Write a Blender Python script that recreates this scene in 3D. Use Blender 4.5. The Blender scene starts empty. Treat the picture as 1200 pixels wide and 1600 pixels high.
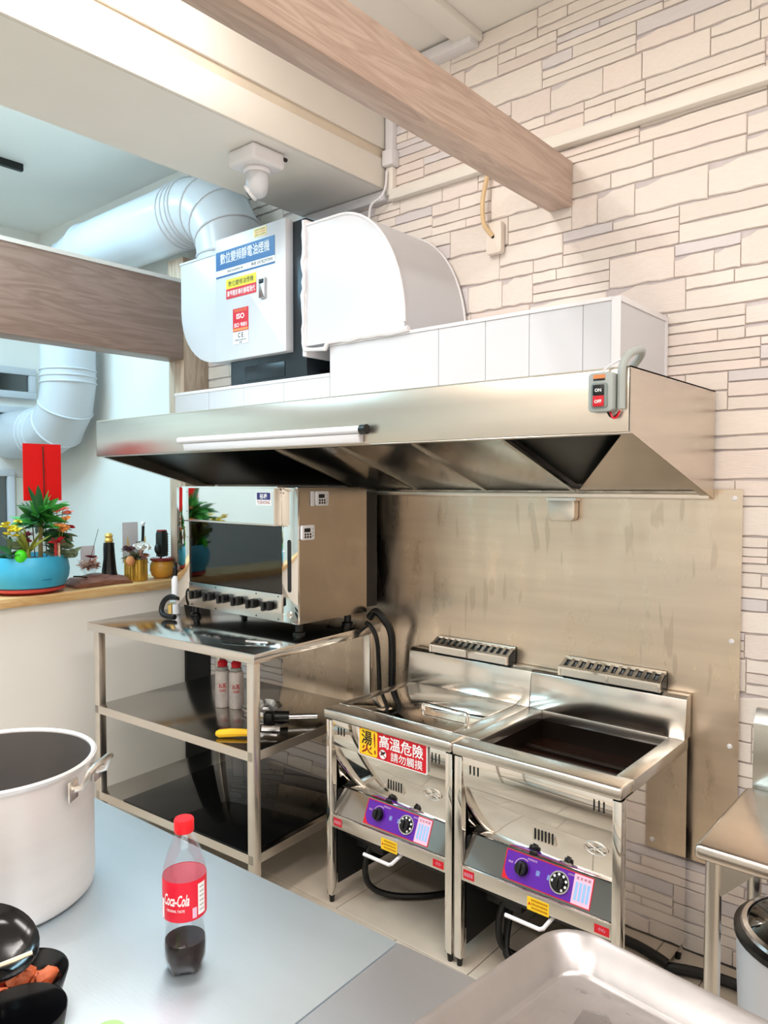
import bpy, bmesh, math, random
from math import sin, cos, pi, radians, atan2, sqrt
from mathutils import Vector, Matrix

random.seed(7)
S = bpy.context.scene
COL = S.collection

# ------------------------------------------------------------------ camera
cam_d = bpy.data.cameras.new('camera')
cam = bpy.data.objects.new('camera', cam_d)
COL.objects.link(cam)
cam.location = (0, 0, 1.62)
cam.rotation_euler = (radians(90 - 2.2), 0, radians(40.3))
cam_d.sensor_fit = 'VERTICAL'
cam_d.sensor_height = 36.0
cam_d.sensor_width = 27.0
cam_d.lens = 36.0 * 1172 / 1600
cam_d.clip_start = 0.02
S.camera = cam

# ------------------------------------------------------------------ world, exposure, lamps
w = bpy.data.worlds.new('world')
S.world = w
w.use_nodes = True
w.node_tree.nodes['Background'].inputs[0].default_value = (0.75, 0.85, 1.0, 1)
w.node_tree.nodes['Background'].inputs[1].default_value = 0.6
S.view_settings.view_transform = 'Standard'
S.view_settings.look = 'None'
S.view_settings.exposure = -0.13
S.view_settings.gamma = 1.0
S.view_settings.use_curve_mapping = False


def lamp(name, loc, sx, sy, power, color, rot=(0, 0, 0)):
    d = bpy.data.lights.new(name, 'AREA')
    d.shape = 'RECTANGLE'
    d.size, d.size_y = sx, sy
    d.energy = power
    d.color = color
    o = bpy.data.objects.new(name, d)
    COL.objects.link(o)
    o.location = loc
    o.rotation_euler = rot
    return o


lamp('ceiling_lamp_kitchen', (-1.78, 0.75, 3.41), 0.3, 1.5, 56, (1.0, 0.95, 0.91))
lamp('ceiling_lamp_front', (0.45, 0.55, 3.41), 0.5, 1.6, 58, (1.0, 0.95, 0.92))
lamp('ceiling_lamp_back', (-0.9, -1.4, 3.41), 2.2, 0.4, 75, (1.0, 0.955, 0.92))
lamp('ledge_fill_lamp', (-3.1, 0.45, 3.41), 0.3, 1.2, 34, (0.74, 0.92, 1.0))  # added out of view to brighten the shadowed plant ledge
lamp('ceiling_lamp_dining', (-4.1, 0.5, 3.41), 0.7, 2.6, 105, (0.45, 0.80, 1.0))

# ------------------------------------------------------------------ materials
MATS = {}


def mat(name, col, rough=0.5, metal=0.0, var=0.05, vscale=6.0, bump=0.0, bscale=40.0,
        stretch=(1, 1, 1), spec=0.5, trans=0.0, emit=None, alpha=1.0, ior=1.45, coat=0.0, rvar=0.0, rnd=0.0):
    if name in MATS:
        return MATS[name]
    m = bpy.data.materials.new(name)
    m.use_nodes = True
    nt = m.node_tree
    N, L = nt.nodes, nt.links
    b = N['Principled BSDF']
    b.inputs['Roughness'].default_value = rough
    b.inputs['Metallic'].default_value = metal
    b.inputs['Specular IOR Level'].default_value = spec
    b.inputs['Transmission Weight'].default_value = trans
    b.inputs['IOR'].default_value = ior
    b.inputs['Alpha'].default_value = alpha
    b.inputs['Coat Weight'].default_value = coat
    tc = N.new('ShaderNodeTexCoord')
    mp = N.new('ShaderNodeMapping')
    mp.inputs['Scale'].default_value = stretch
    L.new(tc.outputs['Object'], mp.inputs['Vector'])
    nz = N.new('ShaderNodeTexNoise')
    nz.inputs['Scale'].default_value = vscale
    nz.inputs['Detail'].default_value = 4
    L.new(mp.outputs['Vector'], nz.inputs['Vector'])
    cr = N.new('ShaderNodeValToRGB')
    lo = tuple(max(0, c * (1 - var)) for c in col) + (1,)
    hi = tuple(min(1, c * (1 + var)) for c in col) + (1,)
    cr.color_ramp.elements[0].color = lo
    cr.color_ramp.elements[1].color = hi
    cr.color_ramp.elements[0].position = 0.3
    cr.color_ramp.elements[1].position = 0.7
    L.new(nz.outputs['Fac'], cr.inputs['Fac'])
    out = cr.outputs['Color']
    if rnd:
        oi = N.new('ShaderNodeObjectInfo')
        mr = N.new('ShaderNodeMapRange')
        mr.inputs['To Min'].default_value = 1 - rnd
        mr.inputs['To Max'].default_value = 1 + rnd
        L.new(oi.outputs['Random'], mr.inputs['Value'])
        hs = N.new('ShaderNodeHueSaturation')
        L.new(mr.outputs['Result'], hs.inputs['Value'])
        L.new(out, hs.inputs['Color'])
        out = hs.outputs['Color']
    L.new(out, b.inputs['Base Color'])
    if rvar:
        r2 = N.new('ShaderNodeMapRange')
        r2.inputs['To Min'].default_value = max(0.0, rough - rvar)
        r2.inputs['To Max'].default_value = rough + rvar
        L.new(nz.outputs['Fac'], r2.inputs['Value'])
        L.new(r2.outputs['Result'], b.inputs['Roughness'])
    if bump:
        n2 = N.new('ShaderNodeTexNoise')
        n2.inputs['Scale'].default_value = bscale
        n2.inputs['Detail'].default_value = 5
        L.new(mp.outputs['Vector'], n2.inputs['Vector'])
        bp = N.new('ShaderNodeBump')
        bp.inputs['Strength'].default_value = bump
        bp.inputs['Distance'].default_value = 0.01
        L.new(n2.outputs['Fac'], bp.inputs['Height'])
        L.new(bp.outputs['Normal'], b.inputs['Normal'])
    if emit:
        b.inputs['Emission Color'].default_value = tuple(emit[0]) + (1,)
        b.inputs['Emission Strength'].default_value = emit[1]
    MATS[name] = m
    return m


def s(r, g, b):
    def f(c):
        c /= 255.0
        return c / 12.92 if c <= 0.04045 else ((c + 0.055) / 1.055) ** 2.4
    return (f(r), f(g), f(b))


def wood(name, dark, light, axis=1, scale=1.0, rough=0.45):
    m = bpy.data.materials.new(name)
    m.use_nodes = True
    N, L = m.node_tree.nodes, m.node_tree.links
    b = N['Principled BSDF']
    b.inputs['Roughness'].default_value = rough
    tc = N.new('ShaderNodeTexCoord')
    mp = N.new('ShaderNodeMapping')
    sc = [9 * scale] * 3
    sc[axis] = 0.9 * scale
    mp.inputs['Scale'].default_value = sc
    L.new(tc.outputs['Object'], mp.inputs['Vector'])
    n1 = N.new('ShaderNodeTexNoise')
    n1.inputs['Scale'].default_value = 1.6
    n1.inputs['Detail'].default_value = 3
    n1.inputs['Distortion'].default_value = 1.2
    L.new(mp.outputs['Vector'], n1.inputs['Vector'])
    mul = N.new('ShaderNodeMath')
    mul.operation = 'MULTIPLY'
    mul.inputs[1].default_value = 9.0
    L.new(n1.outputs['Fac'], mul.inputs[0])
    fr = N.new('ShaderNodeMath')
    fr.operation = 'PINGPONG'
    fr.inputs[1].default_value = 1.0
    L.new(mul.outputs[0], fr.inputs[0])
    n2 = N.new('ShaderNodeTexNoise')
    n2.inputs['Scale'].default_value = 14
    n2.inputs['Detail'].default_value = 4
    L.new(mp.outputs['Vector'], n2.inputs['Vector'])
    mx = N.new('ShaderNodeMath')
    mx.operation = 'MULTIPLY_ADD'
    mx.inputs[1].default_value = 0.55
    L.new(fr.outputs[0], mx.inputs[0])
    m3 = N.new('ShaderNodeMath')
    m3.operation = 'MULTIPLY'
    m3.inputs[1].default_value = 0.5
    L.new(n2.outputs['Fac'], m3.inputs[0])
    L.new(m3.outputs[0], mx.inputs[2])
    cr = N.new('ShaderNodeValToRGB')
    cr.color_ramp.elements[0].color = dark + (1,)
    cr.color_ramp.elements[1].color = light + (1,)
    cr.color_ramp.elements[0].position = 0.1
    cr.color_ramp.elements[1].position = 0.8
    L.new(mx.outputs[0], cr.inputs['Fac'])
    L.new(cr.outputs['Color'], b.inputs['Base Color'])
    MATS[name] = m
    return m


def film(name, col, tint=0.9, rough=0.03, gloss=0.12, fres=0.38):
    """thin clear plastic: transparent with a fresnel gloss"""
    m = bpy.data.materials.new(name)
    m.use_nodes = True
    N, L = m.node_tree.nodes, m.node_tree.links
    N.remove(N['Principled BSDF'])
    tr = N.new('ShaderNodeBsdfTransparent')
    tr.inputs[0].default_value = tuple(c * tint for c in col) + (1,)
    gl = N.new('ShaderNodeBsdfGlossy')
    gl.inputs['Roughness'].default_value = rough
    lw = N.new('ShaderNodeLayerWeight')
    lw.inputs['Blend'].default_value = 0.35
    nz = N.new('ShaderNodeTexNoise')
    nz.inputs['Scale'].default_value = 30
    ad = N.new('ShaderNodeMath')
    ad.operation = 'MULTIPLY_ADD'
    ad.inputs[1].default_value = fres
    ad.inputs[2].default_value = gloss
    L.new(lw.outputs['Fresnel'], ad.inputs[0])
    bp = N.new('ShaderNodeBump')
    bp.inputs['Strength'].default_value = 0.1
    L.new(nz.outputs['Fac'], bp.inputs['Height'])
    L.new(bp.outputs['Normal'], gl.inputs['Normal'])
    mx = N.new('ShaderNodeMixShader')
    L.new(ad.outputs[0], mx.inputs['Fac'])
    L.new(tr.outputs[0], mx.inputs[1])
    L.new(gl.outputs[0], mx.inputs[2])
    L.new(mx.outputs[0], N['Material Output'].inputs['Surface'])
    MATS[name] = m
    return m


def stained_steel(name):
    """brushed backsplash steel: fine horizontal brushing, warm tone, water stains"""
    m = mat(name, (0.72, 0.60, 0.48), rough=0.30, metal=1.0, var=0.07, vscale=3, bump=0.02, bscale=60,
            stretch=(0.5, 1, 6))
    N, L = m.node_tree.nodes, m.node_tree.links
    b = N['Principled BSDF']
    tc = N.new('ShaderNodeTexCoord')
    mp = N.new('ShaderNodeMapping')
    mp.inputs['Scale'].default_value = (7, 1, 2.2)
    L.new(tc.outputs['Object'], mp.inputs['Vector'])
    nz = N.new('ShaderNodeTexNoise')
    nz.inputs['Scale'].default_value = 1.5
    nz.inputs['Detail'].default_value = 6
    L.new(mp.outputs['Vector'], nz.inputs['Vector'])
    r = N.new('ShaderNodeMapRange')
    r.inputs['From Min'].default_value = 0.35
    r.inputs['From Max'].default_value = 0.65
    r.inputs['To Min'].default_value = 0.22
    r.inputs['To Max'].default_value = 0.42
    L.new(nz.outputs['Fac'], r.inputs['Value'])
    L.new(r.outputs['Result'], b.inputs['Roughness'])
    m2 = N.new('ShaderNodeMapping')
    m2.inputs['Scale'].default_value = (16, 1, 3.2)
    L.new(tc.outputs['Object'], m2.inputs['Vector'])
    n3 = N.new('ShaderNodeTexNoise')
    n3.inputs['Scale'].default_value = 1.0
    n3.inputs['Detail'].default_value = 2
    L.new(m2.outputs['Vector'], n3.inputs['Vector'])
    st = N.new('ShaderNodeMapRange')
    st.inputs['From Min'].default_value = 0.62
    st.inputs['From Max'].default_value = 0.65
    st.inputs['To Max'].default_value = 0.32
    L.new(n3.outputs['Fac'], st.inputs['Value'])
    mx = N.new('ShaderNodeMixRGB')
    mx.inputs['Color2'].default_value = (0.42, 0.34, 0.25, 1)
    old = b.inputs['Base Color'].links[0].from_socket
    L.new(st.outputs['Result'], mx.inputs['Fac'])
    L.new(old, mx.inputs['Color1'])
    L.new(mx.outputs['Color'], b.inputs['Base Color'])
    return m


STEEL = mat('satin_steel', (0.74, 0.70, 0.65), rough=0.27, metal=1.0, var=0.04, vscale=5, bump=0.015, bscale=90, stretch=(0.4, 3, 3))
HOOD = mat('brushed_hood_steel', (0.68, 0.61, 0.53), rough=0.30, metal=1.0, var=0.05, vscale=4, bump=0.02, bscale=80, stretch=(0.3, 1, 5))
MIRROR = mat('mirror_steel', (0.80, 0.77, 0.73), rough=0.05, metal=1.0, var=0.02, vscale=3, bump=0.018, bscale=4)
SHEET = stained_steel('stained_backsplash_steel')
COUNTER = mat('counter_steel', (0.58, 0.675, 0.745), rough=0.40, metal=0.85, var=0.03, vscale=3, bump=0.02, bscale=50, stretch=(0.6, 4, 1))
COUNTER2 = mat('counter_steel_grey', (0.64, 0.62, 0.63), rough=0.40, metal=0.85, var=0.03, vscale=3, bump=0.02, bscale=50, stretch=(0.6, 4, 1))
TABLE = mat('table_steel', (0.70, 0.68, 0.65), rough=0.14, metal=1.0, var=0.04, vscale=4, bump=0.02, bscale=30)
RISER = mat('riser_steel', (0.76, 0.73, 0.68), rough=0.17, metal=1.0, var=0.05, vscale=5, bump=0.04, bscale=5)
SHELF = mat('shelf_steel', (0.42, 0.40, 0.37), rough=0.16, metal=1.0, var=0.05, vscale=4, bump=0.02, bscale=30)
ALU = mat('tray_aluminium', (0.42, 0.40, 0.40), rough=0.36, metal=1.0, var=0.06, vscale=14, bump=0.03, bscale=60)
POT = mat('spun_aluminium', (0.84, 0.81, 0.80), rough=0.45, metal=0.6, var=0.03, vscale=4, bump=0.01, bscale=80, stretch=(1, 1, 8))
WHITE = mat('white_paint', s(240, 236, 230), rough=0.6, var=0.015, vscale=3)
WHITEM = mat('white_coated_metal', s(206, 207, 212), rough=0.28, var=0.012, vscale=4)
CREAM = mat('cream_trim_paint', s(238, 232, 222), rough=0.45, var=0.02, vscale=5)
PLASTIC = mat('white_plastic', s(230, 228, 231), rough=0.35, var=0.01, vscale=8)
GREY_P = mat('grey_plastic', s(170, 176, 172), rough=0.4, var=0.02, vscale=8)
BLACK = mat('black_plastic', s(14, 14, 15), rough=0.3, var=0.1, vscale=10)
BLACKM = mat('black_dull_metal', s(22, 22, 22), rough=0.5, var=0.15, vscale=6)
RUBBER = mat('black_rubber', s(12, 12, 12), rough=0.45, var=0.1, vscale=10)
DARKST = mat('dark_steel', s(58, 66, 72), rough=0.25, metal=0.6, var=0.06, vscale=5)
OIL = mat('old_frying_oil', s(34, 18, 12), rough=0.05, var=0.2, vscale=3, coat=0.5)
TANK = mat('burnt_tank_steel', s(48, 38, 32), rough=0.3, metal=0.7, var=0.2, vscale=5)
GLASSD = mat('dark_oven_glass', s(10, 10, 10), rough=0.03, var=0.1, vscale=3, spec=0.9)
RED = mat('red_print', s(206, 22, 40), rough=0.45, var=0.03)
REDC = mat('red_card_paper', s(246, 6, 8), rough=0.7, var=0.03)
YEL = mat('yellow_print', s(250, 205, 30), rough=0.45, var=0.02)
YELB = mat('bright_yellow_print', s(240, 226, 20), rough=0.45, var=0.02)
PURPLE = mat('purple_print', s(92, 30, 160), rough=0.35, var=0.04, vscale=12)
PINK = mat('pink_print', s(232, 190, 214), rough=0.4, var=0.02)
BLUEP = mat('blue_print', s(24, 88, 150), rough=0.4, var=0.05)
LBLUE = mat('light_blue_print', s(150, 190, 235), rough=0.4, var=0.02)
NAVY = mat('navy_print', s(40, 42, 110), rough=0.4, var=0.03)
INK = mat('black_ink', s(16, 16, 18), rough=0.5, var=0.05)
WINK = mat('white_ink', s(245, 245, 245), rough=0.5, var=0.01)
MAROON = mat('maroon_ink', s(150, 20, 24), rough=0.5, var=0.03)
ORANGE = mat('orange_print', s(226, 140, 84), rough=0.5, var=0.04)
LATCH = mat('latch_chrome', (0.6, 0.6, 0.62), rough=0.2, metal=1.0, var=0.05)
BRASS = mat('brass', (0.75, 0.55, 0.2), rough=0.3, metal=1.0, var=0.05)
JOINT = mat('stone_joint', s(208, 199, 199), rough=0.9, var=0.06, vscale=20)
STONES = [mat('stone_cream', s(238, 228, 219), rough=0.8, var=0.03, vscale=16, bump=0.25, bscale=22, rnd=0.05, stretch=(0.5, 1, 2)),
          mat('stone_rose', s(238, 225, 217), rough=0.8, var=0.03, vscale=14, bump=0.3, bscale=18, rnd=0.05, stretch=(0.5, 1, 2)),
          mat('stone_lavender', s(224, 217, 217), rough=0.8, var=0.035, vscale=16, bump=0.25, bscale=24, rnd=0.05, stretch=(0.5, 1, 2))]
TILE = mat('floor_tile', s(196, 184, 168), rough=0.35, var=0.13, vscale=3.2, bump=0.05, bscale=20, rnd=0.06)
GROUT = mat('floor_grout', s(120, 112, 102), rough=0.9, var=0.06)
WOODB = wood('beam_wood', s(178, 150, 134), s(206, 182, 166), axis=1)
WOODD = wood('dark_beam_wood', s(146, 120, 108), s(172, 146, 134), axis=1, scale=0.9)
WOODP = wood('post_wood', s(176, 146, 122), s(214, 190, 168), axis=2)
WOODL = wood('ledge_wood', s(206, 158, 98), s(234, 200, 146), axis=1, scale=1.4)
WOODR = wood('red_brown_wood', s(104, 66, 54), s(150, 104, 90), axis=1, scale=3)
CLEAR = film('clear_bottle_plastic', (1, 1, 1), 0.985, 0.06, 0.02, 0.28)
GLASSW = film('clear_window_glass', (0.5, 0.6, 0.6), 0.8, 0.02, 0.15)
BAGF = film('clear_bag_film', (0.95, 0.97, 0.97), 0.85, 0.3, 0.5, 0.5)
COLA = mat('cola', s(34, 11, 6), rough=0.06, var=0.3, vscale=60, spec=0.3)

# ------------------------------------------------------------------ mesh building
ROOT = {}


class MB:
    def __init__(self):
        self.v, self.f = [], []

    def add(self, vs, fs):
        n = len(self.v)
        self.v += [Vector(p) for p in vs]
        self.f += [tuple(i + n for i in f) for f in fs]
        return self

    def box(self, a, b):
        (x0, y0, z0), (x1, y1, z1) = a, b
        return self.add([(x0, y0, z0), (x1, y0, z0), (x1, y1, z0), (x0, y1, z0), (x0, y0, z1), (x1, y0, z1), (x1, y1, z1), (x0, y1, z1)],
                        [(0, 3, 2, 1), (4, 5, 6, 7), (0, 1, 5, 4), (1, 2, 6, 5), (2, 3, 7, 6), (3, 0, 4, 7)])

    def obox(self, c, size, rot):
        n = len(self.v)
        h = [q / 2 for q in size]
        self.box([-q for q in h], h)
        for i in range(n, len(self.v)):
            self.v[i] = Vector(c) + rot @ self.v[i]
        return self

    def prism(self, poly, plane, a, b):
        k = len(poly)
        def P(u, v, d):
            return {'xz': (u, d, v), 'xy': (u, v, d), 'yz': (d, u, v)}[plane]
        vs = [P(u, v, a) for u, v in poly] + [P(u, v, b) for u, v in poly]
        fs = [tuple(range(k)), tuple(range(2 * k - 1, k - 1, -1))]
        fs += [(i, (i + 1) % k, k + (i + 1) % k, k + i) for i in range(k)]
        return self.add(vs, fs)

    def tube(self, pts, r, n=8, caps=True):
        pts = [Vector(p) for p in pts]
        rs = r if isinstance(r, (list, tuple)) else [r] * len(pts)
        vs, fs = [], []
        t0 = (pts[1] - pts[0]).normalized()
        up = Vector((0, 0, 1)) if abs(t0.z) < 0.9 else Vector((1, 0, 0))
        u = t0.cross(up).normalized()
        for i, p in enumerate(pts):
            if i == 0:
                t = t0
            elif i == len(pts) - 1:
                t = (pts[i] - pts[i - 1]).normalized()
            else:
                t = ((pts[i + 1] - p).normalized() + (p - pts[i - 1]).normalized())
                t = t.normalized() if t.length > 1e-6 else t0
            u = (u - t * u.dot(t)).normalized()
            w_ = t.cross(u)
            for k in range(n):
                a = 2 * pi * k / n
                vs.append(p + (u * cos(a) + w_ * sin(a)) * rs[i])
        for i in range(len(pts) - 1):
            for k in range(n):
                fs.append((i * n + k, i * n + (k + 1) % n, (i + 1) * n + (k + 1) % n, (i + 1) * n + k))
        if caps:
            fs.append(tuple(range(n)))
            m = (len(pts) - 1) * n
            fs.append(tuple(range(m + n - 1, m - 1, -1)))
        return self.add(vs, fs)

    def cyl(self, p0, p1, r, r1=None, n=20):
        return self.tube([p0, p1], [r, r if r1 is None else r1], n)

    def lathe(self, prof, c=(0, 0, 0), n=32, rot=None, wob=None, caps=True):
        vs, fs, rows = [], [], []
        for r, z in prof:
            row = []
            for k in range(n):
                a = 2 * pi * k / n
                rr = r * (wob(a, z) if wob else 1)
                p = Vector((rr * cos(a), rr * sin(a), z))
                if rot is not None:
                    p = rot @ p
                row.append(len(vs))
                vs.append(Vector(c) + p)
            rows.append(row)
        for i in range(len(rows) - 1):
            for k in range(n):
                fs.append((rows[i][k], rows[i][(k + 1) % n], rows[i + 1][(k + 1) % n], rows[i + 1][k]))
        if caps and prof[0][0] > 1e-6 and prof[0] != prof[-1]:
            fs.append(tuple(reversed(rows[0])))
        if caps and prof[-1][0] > 1e-6 and prof[0] != prof[-1]:
            fs.append(tuple(rows[-1]))
        return self.add(vs, fs)

    def sphere(self, c, r, nu=14, nv=8, rot=None):
        if not isinstance(r, (tuple, list)):
            r = (r, r, r)
        vs, fs = [], []
        for j in range(nv + 1):
            b = -pi / 2 + pi * j / nv
            for k in range(nu):
                a = 2 * pi * k / nu
                p = Vector((r[0] * cos(b) * cos(a), r[1] * cos(b) * sin(a), r[2] * sin(b)))
                if rot is not None:
                    p = rot @ p
                vs.append(Vector(c) + p)
        for j in range(nv):
            for k in range(nu):
                fs.append((j * nu + k, j * nu + (k + 1) % nu, (j + 1) * nu + (k + 1) % nu, (j + 1) * nu + k))
        return self.add(vs, fs)

    def leaf(self, base, d, length, width, droop=0.5, n=5, roll=1.2, tipw=0.1):
        d = Vector(d).normalized()
        side = d.cross(Vector((0, 0, 1)))
        side = side.normalized() if side.length > 1e-3 else Vector((1, 0, 0))
        side = Matrix.Rotation(random.uniform(-roll, roll), 3, d) @ side
        nrm = side.cross(d)
        p = Vector(base)
        vs, fs = [], []
        for i in range(n + 1):
            t = i / n
            wd = width * (sin(pi * min(1, 0.12 + 0.88 * t)) ** 0.7 if t < 1 else tipw)
            k = nrm * (-0.15 * wd)
            vs += [p - side * wd / 2, p + k, p + side * wd / 2]
            d = (d + Vector((0, 0, -droop / n))).normalized()
            side = (side - d * side.dot(d)).normalized()
            nrm = side.cross(d)
            p = p + d * (length / n)
        for i in range(n):
            a = i * 3
            fs += [(a, a + 1, a + 4, a + 3), (a + 1, a + 2, a + 5, a + 4)]
        return self.add(vs, fs)

    def build(self, name, m, parent=None, local=False, bevel=0.0, segs=2, smooth=True, angle=0.6, recalc=True):
        me = bpy.data.meshes.new(name)
        vs = self.v
        if parent is not None and not local and parent in ROOT:
            inv = ROOT[parent]
            vs = [inv @ p for p in vs]
        me.from_pydata([tuple(p) for p in vs], [], self.f)
        bm = bmesh.new()
        bm.from_mesh(me)
        bmesh.ops.remove_doubles(bm, verts=bm.verts, dist=1e-6)
        bmesh.ops.dissolve_degenerate(bm, edges=bm.edges, dist=1e-7)
        if recalc:
            bmesh.ops.recalc_face_normals(bm, faces=bm.faces)
        if bevel:
            es = [e for e in bm.edges if len(e.link_faces) == 2 and e.calc_face_angle(0) > 0.5]
            bmesh.ops.bevel(bm, geom=es, offset=bevel, segments=segs, profile=0.5, affect='EDGES', clamp_overlap=True)
        bm.to_mesh(me)
        bm.free()
        if smooth:
            me.polygons.foreach_set('use_smooth', [True] * len(me.polygons))
            me.set_sharp_from_angle(angle=angle)
        me.materials.append(m)
        o = bpy.data.objects.new(name, me)
        COL.objects.link(o)
        if parent is not None:
            o.parent = parent
            if parent in ROOT:
                ROOT[o] = ROOT[parent]
        return o


def tag(o, label, cat, group=None, kind=None):
    o['label'] = label
    o['category'] = cat
    if group:
        o['group'] = group
    if kind:
        o['kind'] = kind
    return o


def thing(name, label, cat, loc, rz=0.0, group=None, kind=None):
    o = bpy.data.objects.new(name, None)
    COL.objects.link(o)
    o.empty_display_size = 0.05
    o.location = loc
    o.rotation_euler = (0, 0, rz)
    ROOT[o] = (Matrix.Translation(Vector(loc)) @ Matrix.Rotation(rz, 4, 'Z')).inverted()
    return tag(o, label, cat, group, kind)


def sm(pts, k=5):
    """Catmull-Rom points through pts"""
    P = [Vector(p) for p in pts]
    P = [P[0] * 2 - P[1]] + P + [P[-1] * 2 - P[-2]]
    out = []
    for i in range(1, len(P) - 2):
        a, b, c, d = P[i - 1], P[i], P[i + 1], P[i + 2]
        for j in range(k):
            t = j / k
            out.append(0.5 * (2 * b + (c - a) * t + (2 * a - 5 * b + 4 * c - d) * t * t + (3 * b - a - 3 * c + d) * t ** 3))
    return out + [P[-2]]


def B(a, b):
    return MB().box(a, b)


def struct(o, label, cat):
    return tag(o, label, cat, kind='structure')


def rrect(x0, x1, z0, z1, r, n=4):
    pts = []
    for cx, cz, a0 in ((x1 - r, z1 - r, 0), (x0 + r, z1 - r, 90), (x0 + r, z0 + r, 180), (x1 - r, z0 + r, 270)):
        for i in range(n + 1):
            a = radians(a0 + 90 * i / n)
            pts.append((cx + r * cos(a), cz + r * sin(a)))
    return pts


def text_points(body, bold=0.0, shear=0.0, space=1.0):
    cu = bpy.data.curves.new('text_tmp', 'FONT')
    cu.body = body
    cu.size = 1.0
    cu.align_x = 'CENTER'
    cu.align_y = 'CENTER'
    cu.offset = bold
    cu.shear = shear
    cu.space_character = space
    cu.resolution_u = 2
    to = bpy.data.objects.new('text_tmp', cu)
    COL.objects.link(to)
    dg = bpy.context.evaluated_depsgraph_get()
    me = bpy.data.meshes.new_from_object(to.evaluated_get(dg))
    vs = [v.co.copy() for v in me.vertices]
    fs = [tuple(p.vertices) for p in me.polygons]
    bpy.data.objects.remove(to)
    bpy.data.meshes.remove(me)
    bpy.data.curves.remove(cu)
    return vs, fs


def text(body, c, width, height, m, parent, xd=(1, 0, 0), yd=(0, 0, 1), name='lettering', bold=0.0, shear=0.0, local=False, bend=None):
    """flat lettering fitted to width x height, centred on c; bend=(axis point, radius, angle) wraps it on a cylinder"""
    vs, fs = text_points(body, bold, shear)
    if not vs:
        return None
    x0, x1 = min(v.x for v in vs), max(v.x for v in vs)
    y0, y1 = min(v.y for v in vs), max(v.y for v in vs)
    sx, sy = width / (x1 - x0), height / (y1 - y0)
    xd, yd, c = Vector(xd), Vector(yd), Vector(c)
    out = []
    for v in vs:
        u, t = (v.x - (x0 + x1) / 2) * sx, (v.y - (y0 + y1) / 2) * sy
        if bend:
            a = bend[2] + u / bend[1]
            out.append(Vector((bend[0][0] + bend[1] * cos(a), bend[0][1] + bend[1] * sin(a), c.z + t)))
        else:
            out.append(c + xd * u + yd * t)
    return MB().add(out, fs).build(name, m, parent, local=local, smooth=False, recalc=False)


def plate(name, m, parent, x0, x1, z0, z1, y, t=0.001, r=0.0, local=False):
    """thin sticker or plate facing -y"""
    if r:
        return MB().prism(rrect(x0, x1, z0, z1, r), 'xz', y - t, y).build(name, m, parent, local=local, smooth=False)
    return B((x0, y - t, z0), (x1, y, z1)).build(name, m, parent, local=local, smooth=False)


# ================================================================== STRUCTURE
WY = 2.62          # face of the stone wall
CZ = 3.44
XL, XR, YF = -5.55, 1.9, -2.6
fl = struct(B((XL, YF, -0.06), (XR, WY + 0.05, -0.006)).build('floor', GROUT), 'beige tiled kitchen floor with dark grout joints', 'floor')
struct(B((XL, YF, CZ), (XR, WY + 0.05, CZ + 0.05)).build('ceiling', WHITE), 'plain white painted ceiling', 'ceiling')
wb = struct(B((-3.72, WY + 0.012, 0), (XR, WY + 0.05, CZ)).build('wall_back', JOINT), 'back wall clad in cream strip stones', 'wall')
struct(B((XL, WY, 0), (-3.70, WY + 0.05, CZ)).build('wall_back_plain', WHITE), 'plain white wall behind the plant ledge', 'wall')
wl = struct(B((XL - 0.05, YF, 0), (XL, WY + 0.05, CZ)).build('wall_left', WHITE), 'white wall with windows at the far left', 'wall')
struct(B((XR, YF, 0), (XR + 0.05, WY + 0.05, CZ)).build('wall_right', WHITE), 'white wall on the right out of frame', 'wall')
struct(B((XL, YF - 0.05, 0), (XR, YF, CZ)).build('wall_front', WHITE), 'white wall behind the camera', 'wall')

# floor tiles, each a part (nearest 0.6 x 0.3 tiles), outer ones joined
tile_mesh = {}


def tile_obj(x, y, wx, wy):
    key = (round(wx, 3), round(wy, 3))
    if key not in tile_mesh:
        t = MB().box((0, 0, -0.006), (wx, wy, 0)).build('floor_tile', TILE, fl, bevel=0.0015, segs=1, smooth=False)
        tile_mesh[key] = t.data
    else:
        t = bpy.data.objects.new('floor_tile', tile_mesh[key])
        COL.objects.link(t)
        t.parent = fl
    t.location = (x, y, 0)


rest = MB()
ty = WY - 0.6
row = 0
while ty > YF - 0.6:
    tx = XL - (0.3 if row % 2 else 0)
    while tx < XR:
        a, b_, c_, d_ = max(tx, XL), min(tx + 0.597, XR), max(ty, YF), ty + 0.597
        if b_ - a > 0.02 and d_ - c_ > 0.02:
            if -3.6 < a and b_ < 0.6 and c_ > 0.2:
                tile_obj(a, c_, b_ - a, d_ - c_)
            else:
                rest.box((a, c_, -0.006), (b_, d_, 0))
        tx += 0.6
    ty -= 0.6
    row += 1
o = rest.build('floor_tiles_outer', TILE, fl, smooth=False)
o['kind'] = 'stuff'

# strip stones
stone_tpl = []


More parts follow.
